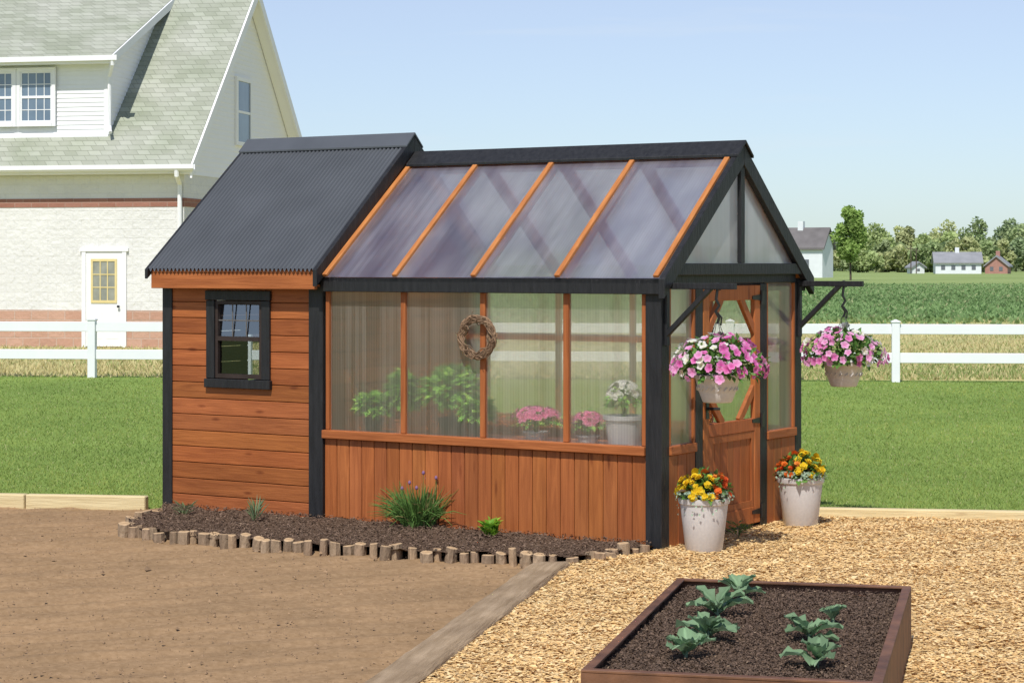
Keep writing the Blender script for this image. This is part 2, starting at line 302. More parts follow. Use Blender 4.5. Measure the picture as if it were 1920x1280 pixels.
# ------------------------------------------------------------------ grass
def scatterY(n, ya, yb, xl, xr):
    u = rng.uniform(0,1,n); Y = 1/(1/ya+(1/yb-1/ya)*u); X = (xl+(xr-xl)*rng.uniform(0,1,n)); return X, Y
N = 260000; X, Y = scatterY(N, 15.2, 36.5, -1, 1); X = X*(Y*.262+.6)
k = (Y > TL(X)+.06) & (Y < 35.6-.1008*(X+7.13)+.4)
lx = CA*(X-PLX)-SA*(Y-PLY); ly = SA*(X-PLX)+CA*(Y-PLY); k &= ~((lx > -.05)&(lx < 4.38)&(ly > -.3)&(ly < 2.2)); X, Y = X[k], Y[k]; N = len(X)
patch = np.array([noise.noise((x*.5,y*.35,0))+.6*noise.noise((x*1.7,y*1.2,5)) for x,y in zip(X,Y)])
cols = np.array([.275,.385,.095])*(1+.22*patch[:,None])*rng.uniform(.82,1.18,(N,1)); cols[:,0] *= 1+.2*rng.uniform(0,1,N)*(1+patch)
yl = rng.uniform(0,1,N) < .05; cols[yl] = np.array([.48,.47,.22])
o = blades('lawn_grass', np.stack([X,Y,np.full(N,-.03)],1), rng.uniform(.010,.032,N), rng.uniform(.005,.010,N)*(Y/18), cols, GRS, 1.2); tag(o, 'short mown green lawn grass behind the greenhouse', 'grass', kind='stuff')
def offbarn(X, Y):
    bx = X+7.54; by = Y-48.2; l1 = .978*bx-.208*by; l2 = .208*bx+.978*by; return ~((l1 < .1)&(l2 > -.1))
N = 75000; X, Y = scatterY(N, 35.0, 80, -1, 1); X = X*(Y*.262+1); Y = np.where(Y > 66, Y+rng.normal(0,2.5,N), Y)
k = (Y > 35.6-.1008*(X+7.13)+.15) & offbarn(X, Y); X, Y = X[k], Y[k]; N = len(X)
patch = np.array([noise.noise((x*.15,y*.12,9)) for x,y in zip(X,Y)])
cols = np.where((rng.uniform(0,1,N) < .36+.5*patch+np.clip((Y-60)/30,0,.5))[:,None], np.array([.32,.39,.13]), np.array([.66,.57,.29]))*rng.uniform(.8,1.15,(N,1))
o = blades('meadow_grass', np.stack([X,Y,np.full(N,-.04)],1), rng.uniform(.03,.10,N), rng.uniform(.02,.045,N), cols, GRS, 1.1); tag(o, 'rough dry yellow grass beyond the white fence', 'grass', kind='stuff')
N = 70000; X, Y = scatterY(N, 72, 205, -1, 1); X = X*(Y*.27+3); Y = Y+rng.normal(0,3.5,N)
patch = np.array([noise.noise((x*.05,y*.03,2)) for x,y in zip(X,Y)])
cols = np.array([.225,.345,.13])*(1+.18*patch[:,None])*rng.uniform(.85,1.15,(N,1)); cols[rng.uniform(0,1,N) < .08] = np.array([.38,.41,.2])
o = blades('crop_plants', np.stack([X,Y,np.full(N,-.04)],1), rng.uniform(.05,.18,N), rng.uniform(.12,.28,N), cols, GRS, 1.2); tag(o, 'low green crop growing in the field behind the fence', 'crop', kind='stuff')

# ------------------------------------------------------------------ greenhouse
LX, WY_ = 4.33, 2.14; YM = 1.07
GH = thing('greenhouse', 'orange wooden greenhouse with clear panels and black trim, charcoal roofed shed attached', 'greenhouse', (PLX,PLY,0), rad(-32.4))
def shade(a=.78, b=1.16):
    t = R.uniform(a,b); return (t, t*R.uniform(.93,1.05), t*R.uniform(.86,1.08))
def siding(mb, Pf, z0, z1, bh, ur, hole=None, t=.03, vert=False):
    z = z0
    while z < z1-.004:
        zt = min(z+bh, z1); g = .0025; c = shade()
        a0, b0 = ur(z+g); a1, b1 = ur(zt-g)
        def piece(ua0,ub0,ua1,ub1,za,zb):
            if zb-za < .004: return
            mb.hexa([Pf(ua0,za,0),Pf(ub0,za,0),Pf(ub0,za,t),Pf(ua0,za,t),Pf(ua1,zb,0),Pf(ub1,zb,0),Pf(ub1,zb,t),Pf(ua1,zb,t)], c)
        if hole and zt > hole[2] and z < hole[3]:
            piece(a0,hole[0],a1,hole[0],z+g,zt-g); piece(hole[1],b0,hole[1],b1,z+g,zt-g)
            piece(hole[0],hole[1],hole[0],hole[1],z+g,min(zt-g,hole[2])); piece(hole[0],hole[1],hole[0],hole[1],max(z+g,hole[3]),zt-g)
        else: piece(a0,b0,a1,b1,z+g,zt-g)
        z = zt
def zs(y): return 2.87-.835*abs(y-YM)
def zg(y): return 2.72-.788*abs(y-YM)
b = MB(); siding(b, lambda u,z,d: (u,-.012+d,z), .02, 1.73, .1225, lambda z: (.05,1.44), (.48,.99,1.01,1.655), .03); b.build('shed_front_wall', WX, GH, bevel=.005)
b = MB(); b.box(.05,.48,.019,.03,.02,1.73); b.box(.99,1.44,.019,.03,.02,1.73); b.box(.48,.99,.019,.03,.02,1.01); b.box(.48,.99,.019,.03,1.655,1.73); b.build('shed_wall_backing', WX, GH)
def gr(fn, off):
    def f(z):
        d = 0 if z < fn(0)-off else (z+off-fn(0))/((fn(YM)-fn(0))/YM); d = min(d, YM-.01); return (max(d,.0), max(WY_-d,.0))
    return f
gs = gr(zs, .05)
b = MB(); siding(b, lambda u,z,d: (-.012+d,u,z), .02, 2.78, .1225, gs, (.96,1.28,.95,1.34), .032); b.build('shed_side_wall', WY, GH, bevel=.004)
b = MB(); siding(b, lambda u,z,d: (1.45+d,u,z), .02, 2.78, .1225, gs, None, .04); b.build('partition_wall', WY, GH, bevel=.004)
b = MB(); siding(b, lambda u,z,d: (u,WY_-.02+d,z), .02, 1.80, .1225, lambda z: (.05,1.44), None, .032); b.build('shed_back_wall', WX, GH, bevel=.004)
for (xa,xb,ya,yb,zt) in [(-.022,.075,-.024,.06,1.74),(1.41,1.54,-.036,.06,1.80),(4.222,4.345,-.03,.078,1.76),(-.022,.075,2.08,2.17,1.8),(1.41,1.54,2.08,2.17,1.8),(4.23,4.345,2.06,2.17,1.76),(4.27,4.347,.455,.56,1.76),(4.27,4.347,1.46,1.572,1.76)]:
    b = MB(); b.box(xa,xb,ya,yb,.0,zt); b.build('post', BLK, GH, bevel=.004)
for sgn in (-1,1):
    b = MB(); n = 42*8
    for j in range(3):
        d = (1.22,.6,.02)[j]; y = YM+sgn*d
        for i in range(n+1):
            x = -.055+(1.61)*i/n; b.v.append((x,y,zs(y)+.006+.014*math.sin(i/8*2*math.pi))); b.c.append((1,1,1))
    for j in range(2):
        for i in range(n): a = j*(n+1)+i; b.f.append((a,a+1,a+n+2,a+n+1))
    b.build('shed_roof_sheet', ROOFM, GH, smooth=True)
    b = MB(); ye = YM+sgn*1.20; b.prism([(ye,zs(ye)-.012),(YM,zs(YM)-.012),(YM,zs(YM)-.04),(ye,zs(ye)-.04)], -.03, 1.53); b.build('roof_deck', WX, GH)
    for xa, xb, th in ((-.075,-.045,.075),(1.548,1.585,.125)):
        b = MB(); ye = YM+sgn*1.235; b.prism([(ye,zs(ye)+.022),(YM,zs(YM)+.022),(YM,zs(YM)+.022-th),(ye,zs(ye)+.022-th)], xa, xb); b.build('barge_board', BLK, GH, bevel=.003)
    b = MB(); ya, yb = sorted((YM+sgn*1.20, YM+sgn*1.172)); b.box(-.04,1.546,ya,yb,1.715,1.838); b.build('fascia', WX, GH, bevel=.003)
    b = MB(); ya, yb = sorted((YM+sgn*1.17, YM+sgn*1.085)); b.box(-.03,1.54,ya,yb,1.735,1.75); b.build('soffit', WX, GH)
b = MB(); d = .11; b.prism([(YM-d,zs(YM-d)+.024),(YM,zs(YM)+.032),(YM+d,zs(YM+d)+.024),(YM+d,zs(YM+d)+.036),(YM,zs(YM)+.048),(YM-d,zs(YM-d)+.036)], -.08, 1.59); b.build('ridge_cap', ROOFM, GH)
BRZ = mat('bronze_sash',(.03,.02,.016),(.045,.03,.025),10,rough=.5)
win = MB(); win.box(.425,.505,-.034,-.010,1.035,1.625); win.box(.962,1.040,-.034,-.010,1.035,1.625); win.box(.418,1.047,-.038,-.008,1.627,1.700); win.box(.416,1.052,-.048,-.008,.966,1.033)
W = win.build('window', BLK, GH, bevel=.004)
b = MB()
for (xa,xb,za,zb,yy) in [(.507,.532,1.04,1.622,-.02),(.933,.960,1.04,1.622,-.02),(.532,.933,1.597,1.622,-.02),(.532,.933,1.04,1.072,-.02),(.532,.933,1.322,1.355,-.024)]: b.box(xa,xb,yy,.02,za,zb)
b.build('sash', BRZ, W)
b = MB()
for i in (1,2): b.box(.532+.401*i/3-.004,.532+.401*i/3+.004,-.008,-.002,1.355,1.597)
b.box(.532,.933,-.009,-.003,1.472,1.480); b.build('muntin', mat('grey_muntin',(.12,.11,.10),(.16,.15,.14),10), W)
b = MB(); b.add([(.53,.004,1.072),(.935,.004,1.072),(.935,.004,1.33),(.53,.004,1.33)], [(0,1,2,3)]); b.build('pane', GL, W)
b = MB(); b.add([(.53,.000,1.35),(.935,.000,1.35),(.935,.019,1.6),(.53,.019,1.6)], [(0,1,2,3)]); b.build('pane', GLU, W)
b = MB(); b.box(-.03,.0,.92,.97,.90,1.39); b.box(-.03,.0,1.27,1.32,.90,1.39); b.box(-.03,.0,.97,1.27,.90,.96); b.box(-.03,.0,.97,1.27,1.33,1.39); W2 = b.build('window', BLK, GH)
b = MB(); b.add([(-.01,.97,.96),(-.01,1.27,.96),(-.01,1.27,1.33),(-.01,.97,1.33)], [(0,1,2,3)]); b.build('pane', glass('side_window_glass',.9,(.95,.97,.97)), W2)
b = MB(); b.box(.03,4.27,.08,2.1,.002,.03); b.build('floor', mat('floor_gravel',(.28,.23,.17),(.40,.33,.26),30,rough=.9), GH)
def vboards(mb, Pf, u0, u1, z0, z1, bw, t=.025):
    n = max(1, round((u1-u0)/bw)); w = (u1-u0)/n
    for i in range(n):
        a, c = u0+i*w+.002, u0+(i+1)*w-.002
        mb.hexa([Pf(a,z0,0),Pf(c,z0,0),Pf(c,z0,t),Pf(a,z0,t),Pf(a,z1,0),Pf(c,z1,0),Pf(c,z1,t),Pf(a,z1,t)], shade(.80,1.06))
b = MB(); vboards(b, lambda u,z,d: (u,-.012+d,z), 1.54, 4.222, .01, .628, .112); b.build('knee_wall', WZ, GH, bevel=.005)
b = MB(); vboards(b, lambda u,z,d: (u,WY_-.012+d,z), 1.54, 4.23, .01, .628, .112); b.build('knee_wall', WZ, GH, bevel=.004)
b = MB(); b.box(1.54,4.222,.0135,.022,.01,.62); b.box(1.54,4.23,WY_-.03,WY_-.013,.01,.62); b.build('knee_wall_backing', WX, GH)
for ya, yb in ((.078,.455),(1.572,2.06)):
    b = MB(); vboards(b, lambda u,z,d: (LX-.012+d,u,z), ya, yb, .01, .628, .112); b.build('knee_wall', WZ, GH, bevel=.004)
    b = MB(); b.box(LX-.03,LX-.0135,ya,yb,.01,.62); b.build('knee_wall_backing', WZ, GH)
    b = MB(); b.box(LX-.05,LX+.03,ya,yb,.63,.69); b.build('sill_rail', WY, GH, bevel=.004)
b = MB(); b.box(1.54,4.222,-.05,.04,.63,.69); b.build('sill_rail', WX, GH, bevel=.004)
b = MB(); b.box(1.54,4.23,WY_-.04,WY_+.05,.63,.69); b.build('sill_rail', WX, GH, bevel=.004)
mx = [1.566,2.242,2.92,3.596,4.20]
for yy in (-.012, WY_-.02):
    for i, x in enumerate(mx):
        w = .021 if 0 < i < 4 else .016
        b = MB(); b.box(x-w,x+w,yy,yy+.04,.692,1.70); b.build('mullion', WZ, GH, bevel=.003)
    for i in range(4):
        b = MB(); y = yy+.02; b.add([(mx[i]+.018,y,.69),(mx[i+1]-.018,y,.69),(mx[i+1]-.018,y,1.70),(mx[i]+.018,y,1.70)], [(0,1,2,3)]); b.build('glazing_panel', PF, GH)
for (ya,yb) in ((.08,.455),(1.572,2.06)):
    b = MB(); b.add([(LX-.005,ya,.69),(LX-.005,yb,.69),(LX-.005,yb,1.78),(LX-.005,ya,1.78)], [(0,1,2,3)]); b.build('glazing_panel', PE, GH)
    b = MB(); b.box(LX-.02,LX+.012,ya,ya+.025,.692,1.76); b.box(LX-.02,LX+.012,yb-.025,yb,.692,1.76); b.build('mullion', WZ, GH)
b = MB(); b.box(1.542,4.36,-.068,-.013,1.70,1.802); b.build('eave_beam', BLK, GH, bevel=.004)
b = MB(); b.box(1.542,4.36,WY_+.013,WY_+.068,1.70,1.802); b.build('eave_beam', BLK, GH, bevel=.004)
b = MB(); b.box(LX-.05,LX+.02,.08,2.06,1.765,1.85); b.build('door_header', BLK, GH, bevel=.004)
b = MB(); b.box(1.5,4.20,1.85,2.11,1.30,1.345); b.build('shelf', WX, GH)
b = MB(); b.box(1.5,4.20,1.80,2.11,.62,.66); b.build('shelf', WX, GH)
bx_ = [1.605,2.225,2.895,3.575,4.335]
for sgn in (-1,1):
    ye = YM+sgn*1.16
    for i in range(4):
        xa, xb = bx_[i], bx_[i+1]
        if i == 3: xb = 4.36
        b = MB(); b.add([(xa,ye,zg(ye)),(xb,ye,zg(ye)),(xb,YM,zg(YM)),(xa,YM,zg(YM))], [(0,1,2,3)]); b.build('roof_panel', PR, GH)
    for x in bx_:
        b = MB(); b.bar((x,ye+sgn*.005,zg(ye)+.012),(x,YM+sgn*.06,zg(YM+sgn*.06)+.012), .04, .022); b.build('roof_batten', WR, GH, bevel=.003)
        b = MB(); y2 = YM+sgn*1.08; b.bar((x,y2,zg(y2)-.045),(x,YM+sgn*.02,zg(YM+sgn*.02)-.045), .04, .075); b.build('rafter', WR, GH)
    b = MB(); ya = YM+sgn*1.185; b.prism([(ya,zg(ya)+.018),(YM,zg(YM)+.022),(YM,zg(YM)-.125),(ya,zg(ya)-.115)], 4.365, 4.41); b.build('barge_board', BLK, GH, bevel=.004)
b = MB(); d = .125; b.prism([(YM-d,zg(YM-d)+.024),(YM,zg(YM)+.03),(YM+d,zg(YM+d)+.024),(YM+d,zg(YM+d)+.045),(YM,zg(YM)+.052),(YM-d,zg(YM-d)+.045)], 1.59, 4.425); b.build('ridge_cap', BLK, GH, bevel=.003)
b = MB(); b.box(1.52,4.36,YM-.02,YM+.02,zg(YM)-.13,zg(YM)-.03); b.build('ridge_beam', WX, GH)
b = MB(); b.box(4.367,4.402,.03,2.11,1.825,1.905); b.build('tie_beam', BLK, GH, bevel=.004)
b = MB(); b.box(4.369,4.400,YM-.032,YM+.032,1.906,2.60); b.build('king_post', BLK, GH, bevel=.004)
for s in (-1,1):
    b = MB(); y = YM+s*1.0; b.add([(4.355,y,1.86),(4.355,YM,1.86),(4.355,YM,2.67),(4.355,y,zg(y)-.02)], [(0,1,2,3)]); b.build('gable_panel', PG, GH)
b = MB()
for (ya,yb,za,zb) in [(.565,.655,.05,1.75),(1.365,1.455,.05,1.75),(.655,1.365,1.645,1.75),(.655,1.365,.71,.80),(.655,1.365,.05,.17)]: b.box(4.312,4.348,ya,yb,za,zb, shade(1.0,1.2))
D = b.build('door', WZ, GH, bevel=.004)
b = MB(); vboards(b, lambda u,z,d: (4.318+d,u,z), .655, 1.365, .17, .71, .1, .015); b.build('lower_panel', WZ, D, bevel=.003)
b = MB(); b.box(4.334,4.345,.657,.70,.172,.708); b.box(4.334,4.345,1.32,1.363,.172,.708); b.box(4.334,4.344,.70,1.32,.66,.708); b.box(4.334,4.344,.70,1.32,.172,.215); b.build('panel_moulding', WZ, D)
for (p,q) in [((.64,1.42),(.86,1.66)),((1.38,1.42),(1.16,1.66)),((1.38,1.02),(1.14,.79)),((.64,1.02),(.88,.79))]:
    b = MB(); b.bar((4.33,p[0],p[1]),(4.33,q[0],q[1]), .06, .03, (1,0,0)); b.build('corner_brace', WZ, D, bevel=.003)
b = MB(); b.add([(4.316,.655,.80),(4.316,1.365,.80),(4.316,1.365,1.645),(4.316,.655,1.645)], [(0,1,2,3)]); b.build('pane', glass('door_glass',.95,(.95,.95,.93)), D)
b = MB(); b.box(4.349,4.356,.595,.635,.84,.98); b.tube([(4.35,.615,.91),(4.395,.615,.91),(4.40,.70,.905)], .010, 8); b.build('handle', BMT, D)
for z in (1.66,.78,.13):
    b = MB(); b.prism([(1.32,z-.012),(1.46,z-.022),(1.46,z+.022),(1.32,z+.012)], 4.349, 4.355); b.tube([(4.356,1.46,z-.05),(4.356,1.46,z+.05)], .010, 8); b.box(4.349,4.354,1.47,1.52,z-.05,z+.05); b.build('hinge', BMT, D)
for y in (.025,2.115):
    b = MB(); b.box(4.346,4.86,y-.02,y+.02,1.735,1.775); b.bar((4.35,y,1.43),(4.68,y,1.745), .034, .034); b.box(4.346,4.366,y-.022,y+.022,1.36,1.735); b.build('hanging_bracket', BLK, GH, bevel=.003)

bt = thing('potting_bench', 'wooden slatted bench inside the greenhouse carrying the potted plants', 'bench', L2W(1.62,.10), rad(-32.4))
b = MB()
for i in range(5): b.box(0,2.5,i*.095,i*.095+.08,.635,.665,shade())
b.build('bench_top', WX, bt)
for x in (.05,1.22,2.4):
    for y in (.0,.40): b = MB(); b.box(x,x+.05,y+.01,y+.055,.03,.635); b.build('leg', WZ, bt)

# ------------------------------------------------------------------ plants
def leafq(mb, p, d, up, l, w, col):
    d = Vector(d).normalized(); s = d.cross(Vector(up))
    if s.length < .01: s = d.cross(Vector((1,0,.2)))
    s.normalize(); n = s.cross(d); p = Vector(p)
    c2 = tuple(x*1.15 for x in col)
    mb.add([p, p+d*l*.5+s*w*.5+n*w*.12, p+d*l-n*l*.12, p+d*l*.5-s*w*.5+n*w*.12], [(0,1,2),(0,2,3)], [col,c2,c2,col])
def bloom_mesh(r, col, cc, layers=1):
    mb = MB()
    for l in range(layers):
        rl = r*(1-.24*l); a0 = R.uniform(0,6.28); zl = r*.28*l; vs = [(0,0,-rl*.3+zl)]; cols = [cc]
        for k in range(15):
            a = a0+2*math.pi*k/15; rr = rl*(.80 if k % 3 == 0 else 1.0)*R.uniform(.94,1.05)
            vs.append((rr*math.cos(a), rr*math.sin(a), rl*R.uniform(-.05,.15)+zl)); j = R.uniform(.88,1.06); cols.append(tuple(c*j for c in col))
        mb.add(vs, [(0,1+k,1+(k+1)%15) for k in range(15)], cols)
    return mb.mesh('flower', PET, recalc=False)
def put_bloom(me, p, n, parent, s=1.0):
    o = bpy.data.objects.new('flower', me); C.objects.link(o); o.parent = parent; o.location = p
    o.rotation_mode = 'QUATERNION'; o.rotation_quaternion = Vector(n).normalized().to_track_quat('Z','Y'); o.scale = (s,s,s)
def rnd_dir(zmin):
    while True:
        v = Vector((R.gauss(0,1),R.gauss(0,1),R.gauss(0,1)))
        if v.length > .1:
            v.normalize()
            if v.z > zmin: return v
GREENS = [(.085,.19,.035),(.115,.245,.05),(.07,.155,.03),(.15,.29,.07)]
def basket(lx, ly, label, palette, seed):
    R.seed(seed); x, y, _ = L2W(lx, ly); t = thing('hanging_basket', label, 'hanging flowers', (x,y,1.000), 0, 'flower baskets hung from the greenhouse brackets')
    b = MB(); prof = [(.0,0),(.090,0),(.097,.006),(.117,.06),(.119,.066),(.123,.07),(.132,.110),(.135,.115),(.143,.152),(.151,.157),(.152,.180),(.141,.182),(.133,.158),(0,.158)]
    b.lathe(prof, 40)
    for k in range(20):
        a = 2*math.pi*k/20; r = .132
        b.tube([(r*math.cos(a-.08)*.985,r*math.sin(a-.08)*.985,.080),((r+.002)*math.cos(a),(r+.002)*math.sin(a),.090),(r*1.02*math.cos(a+.08),r*1.02*math.sin(a+.08),.102)], .004, 5)
    b.build('pot', POTM, t, smooth=True)
    b = MB()
    for k in range(4):
        a = k*math.pi/2+.4; b.tube([(.149*math.cos(a),.149*math.sin(a),.172),(.012*math.cos(a),.012*math.sin(a),.52)], .0022, 5)
    b.tube([(0,0,.51),(.012,0,.55),(-.012,0,.59),(.012,0,.63),(-.008,0,.67),(0,0,.735)], .010, 7)
    hk = [(.025*math.cos(q),.0,.75+.025*math.sin(q)) for q in [i*.5 for i in range(-2,9)]]; b.tube(hk, .005, 6)
    b.tube([(.0,0,.585),(.03,.02,.55),(.025,.02,.50)], .006, 5); b.build('hanger', BMT, t, smooth=True)
    lump = [(rnd_dir(-.6), R.uniform(-.14,.14)) for _ in range(9)]
    def env(v): return 1+sum(a*max(0,v.dot(u))**4 for u, a in lump)
    b = MB(); c = Vector((0,0,.265))
    for i in range(720):
        v = rnd_dir(-.5); q = R.uniform(.4,.99)*env(v); p = c+Vector((v.x*.29*q, v.y*.29*q, v.z*.15*q-.035*(v.x*v.x+v.y*v.y)*q))
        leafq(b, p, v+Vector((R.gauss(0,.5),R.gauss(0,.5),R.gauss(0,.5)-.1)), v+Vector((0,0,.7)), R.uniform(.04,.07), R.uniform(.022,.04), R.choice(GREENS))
    for i in range(26):
        a = R.uniform(0,6.28); b.tube([(.1*math.cos(a),.1*math.sin(a),.18),(.2*math.cos(a),.2*math.sin(a),.23),(.25*math.cos(a),.25*math.sin(a),.18)], .003, 4, (.06,.12,.03))
    b.build('foliage', LEAF, t)
    ms = {k: [bloom_mesh(.031, *palette[k][:2]) for _ in range(4)] for k in palette}
    ang = {k: palette[k][3] for k in palette}
    pts = []; tries = 0
    while len(pts) < 99 and tries < 9000:
        tries += 1; v = rnd_dir(-.38)
        if v.y > .40: continue
        e = env(v); p = c+Vector((v.x*.305*e, v.y*.305*e, v.z*.17*e-.035*(v.x*v.x+v.y*v.y)))*R.uniform(.92,1.06)
        if p.z < .17 and math.hypot(p.x,p.y) < .20: continue
        if min([(p-q).length for q in pts] or [1]) < .034: continue
        pts.append(p); az = math.atan2(v.y, v.x)
        k = max(palette, key=lambda kk: math.cos(az-ang[kk])*.6+R.gauss(0,.55)+palette[kk][2]+(v.z*.9 if kk == 'white' else 0))
        put_bloom(R.choice(ms[k]), p, v+Vector((R.gauss(0,.3),R.gauss(0,.3),R.gauss(0,.3)+.15)), t, R.uniform(.8,1.15))
    return t
pal1 = {'pink': ((.86,.27,.58),(.62,.06,.32),.80,-.6), 'pale': ((.88,.46,.71),(.80,.22,.50),.40,-1.6), 'white': ((.88,.85,.84),(.76,.74,.42),-.10,3.6)}
pal2 = {'pink': ((.86,.34,.62),(.62,.08,.34),.5,3.4), 'pale': ((.88,.52,.74),(.80,.24,.52),.6,-1.5), 'white': ((.88,.85,.84),(.76,.74,.42),-.10,.1)}
basket(4.727,.025,'hanging pot of pink and white petunias in front of the greenhouse door, left one', pal1, 3)
basket(4.708,2.115,'hanging pot of pink and white petunias seen against the lawn right of the greenhouse', pal2, 5)

def groundpot(px, Y, label, seed, yang):
    R.seed(seed); x = (px-960)/F*Y; t = thing('flower_pot', label, 'flower pot', (x,Y,.015), 0, 'cream pots of begonias by the greenhouse door')
    b = MB(); b.lathe([(0,0),(.115,0),(.122,.008),(.150,.24),(.158,.31),(.168,.315),(.172,.335),(.172,.35),(.160,.352),(.150,.32),(0,.31)], 44); b.build('pot', POTM, t, smooth=True)
    b = MB(); b.lathe([(0,.318),(.1,.322),(.149,.315)], 20); b.build('soil', DSOIL, t)
    b = MB(); c = Vector((0,0,.36))
    for i in range(380):
        v = rnd_dir(-.1); q = R.uniform(.3,1.05); p = c+Vector((v.x*.16*q, v.y*.16*q, v.z*.14*q))
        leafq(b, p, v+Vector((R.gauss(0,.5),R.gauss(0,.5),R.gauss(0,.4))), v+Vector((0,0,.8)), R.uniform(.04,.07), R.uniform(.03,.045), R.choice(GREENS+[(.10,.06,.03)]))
    b.build('foliage', LEAF, t)
    b = MB()
    for s in range(40):
        a = R.uniform(-math.pi,0); r0 = R.uniform(.12,.17); l = R.uniform(.01,.05) if R.random() < .9 else .14
        for i in range(9):
            q = i/8; r = r0+.03*q; p = (r*math.cos(a)+R.gauss(0,.008), r*math.sin(a)+R.gauss(0,.008), .385-l*q*q+.01*R.random())
            leafq(b, p, (R.gauss(0,1),R.gauss(0,1),R.gauss(0,1)), (math.cos(a),math.sin(a),.4), .018, .018, (.34,.44,.32))
    b.build('trailing_foliage', LEAF, t)
    ye = [bloom_mesh(.031,(.88,.66,.03),(.8,.45,.01),3) for _ in range(4)]; orr = [bloom_mesh(.028,cc,(.7,.10,.02),3) for cc in ((.84,.24,.03),(.78,.14,.03),(.88,.36,.05),(.82,.20,.03))]
    pts = []; tries = 0
    while len(pts) < 56 and tries < 6000:
        tries += 1; v = rnd_dir(.0); p = c+Vector((v.x*.165, v.y*.165, v.z*.165))*R.uniform(.92,1.10)
        if min([(p-q).length for q in pts] or [1]) < .035: continue
        pts.append(p); az = math.atan2(v.y, v.x); s = math.cos(az-yang)+R.gauss(0,.10)
        put_bloom(R.choice(ye if s > 0 else orr), p, v+Vector((R.gauss(0,.3),R.gauss(0,.3),.1)), t, R.uniform(.8,1.15))
groundpot(1320, 13.80, 'cream pot of yellow and orange begonias standing on wood chips left of the greenhouse door', 11, rad(205))
groundpot(1501, 15.12, 'cream pot of orange and yellow begonias standing on wood chips right of the greenhouse door', 12, rad(-20))

R.seed(4); wx, wy, _ = L2W(2.90,-.050)
wr = MB()
for k in range(34):
    r0 = .120+R.gauss(0,.010); ph = R.uniform(0,6.28); tw = R.choice([3,4,5,6,-3,-4,-5]); pts = []; am = R.uniform(.008,.018); span = R.uniform(5.6,7.2); st = R.uniform(0,6.28)
    for i in range(54):
        a = st+span*i/53; rr = r0+am*math.cos(tw*a+ph); yy = am*1.1*math.sin(tw*a+ph)
        pts.append((rr*math.cos(a)*1.08, yy, rr*1.06*math.sin(a)))
    sh = R.uniform(.6,1.3); wr.tube(pts, R.uniform(.0035,.0058), 6, (sh,sh,sh))
for k in range(26):
    a = R.uniform(0,6.28); r = R.uniform(.10,.14); p = Vector((r*math.cos(a),-.02,r*1.05*math.sin(a))); d = Vector((R.gauss(0,1),-.5,R.gauss(0,1))).normalized()*R.uniform(.03,.05); wr.tube([p,p+d*.5+Vector((0,0,.005)),p+d], .0025, 5, (.9,.9,.9))
wo = wr.build('wreath', mat('twig_vine',(.17,.105,.06),(.31,.20,.12),20,rough=.85), smooth=True); wo.location = (wx,wy,1.392); wo.rotation_euler = (0,0,rad(-32.4)); tag(wo, 'brown twisted twig wreath hanging on the greenhouse front', 'wreath')

def potted(lx, ly, label, pr, ph, potm, kind, seed, hh, ww, group=None):
    R.seed(seed); x, y, _ = L2W(lx, ly); t = thing('potted_plant', label, 'potted plant', (x,y,.665), 0, group)
    b = MB(); b.lathe([(0,0),(pr*.75,0),(pr*.95,ph*.85),(pr*1.05,ph*.86),(pr*1.06,ph),(pr*.93,ph),(pr*.9,ph*.9),(0,ph*.88)], 24); b.build('pot', potm, t, smooth=True)
    b = MB()
    for i in range(int(170 if kind != 'leafy' else 400)):
        v = rnd_dir(-.35); q = R.uniform(.2,1)**.7; p = Vector((v.x*ww*q, v.y*ww*q, ph+hh*.45+v.z*hh*.52*q)); l = R.uniform(.05,.095) if kind == 'leafy' else R.uniform(.03,.06)
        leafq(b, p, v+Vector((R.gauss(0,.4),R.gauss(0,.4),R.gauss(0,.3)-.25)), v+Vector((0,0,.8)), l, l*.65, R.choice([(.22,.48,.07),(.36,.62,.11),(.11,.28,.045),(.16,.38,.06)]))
    for i in range(7):
        a = R.uniform(0,6.28); b.tube([(0,0,ph*.8),(ww*.4*math.cos(a),ww*.4*math.sin(a),ph+hh*.5),(ww*.7*math.cos(a),ww*.7*math.sin(a),ph+hh*.8)], .004, 5, (.09,.18,.05))
    b.build('foliage', LEAF, t)
    if kind in ('pink','white'):
        ms = [bloom_mesh(.028, *(((.90,.32,.54),(.78,.12,.32)) if kind == 'pink' else ((.88,.88,.86),(.84,.84,.68)))) for _ in range(4)]
        for i in range(70):
            v = rnd_dir(.0); p = Vector((v.x*ww*.97, v.y*ww*.97, ph+hh*.6+v.z*hh*.47)); put_bloom(R.choice(ms), p, v, t, R.uniform(.8,1.2))
BPOT = mat('black_nursery_pot',(.012,.012,.012),(.025,.025,.025),10,rough=.5); TPOT = mat('terracotta_pot',(.30,.10,.05),(.40,.15,.07),10,rough=.8)
potted(1.84,.19,'small bright green seedling in a black pot inside the greenhouse, leftmost on the bench', .075, .11, BPOT, 'leafy', 21, .16, .115)
potted(2.06,.25,'tall thin leafy seedling in a terracotta pot behind the first greenhouse panel', .065, .11, TPOT, 'leafy', 22, .34, .10)
potted(2.46,.30,'large bushy green plant in a black pot behind the second greenhouse panel', .11, .13, BPOT, 'leafy', 23, .38, .225)
potted(2.76,.17,'low green plant in a black pot just left of the wreath mullion inside', .07, .11, BPOT, 'leafy', 24, .15, .10)
potted(3.22,.22,'low pot of pink flowers behind the third greenhouse panel', .09, .07, GPOT, 'pink', 25, .16, .18)
potted(3.64,.22,'pot of pink flowers at the left edge of the last greenhouse panel', .08, .06, GPOT, 'pink', 26, .15, .11)
potted(3.93,.20,'tall grey pot of white flowers behind the last greenhouse panel', .135, .21, GPOT, 'white', 27, .22, .12)

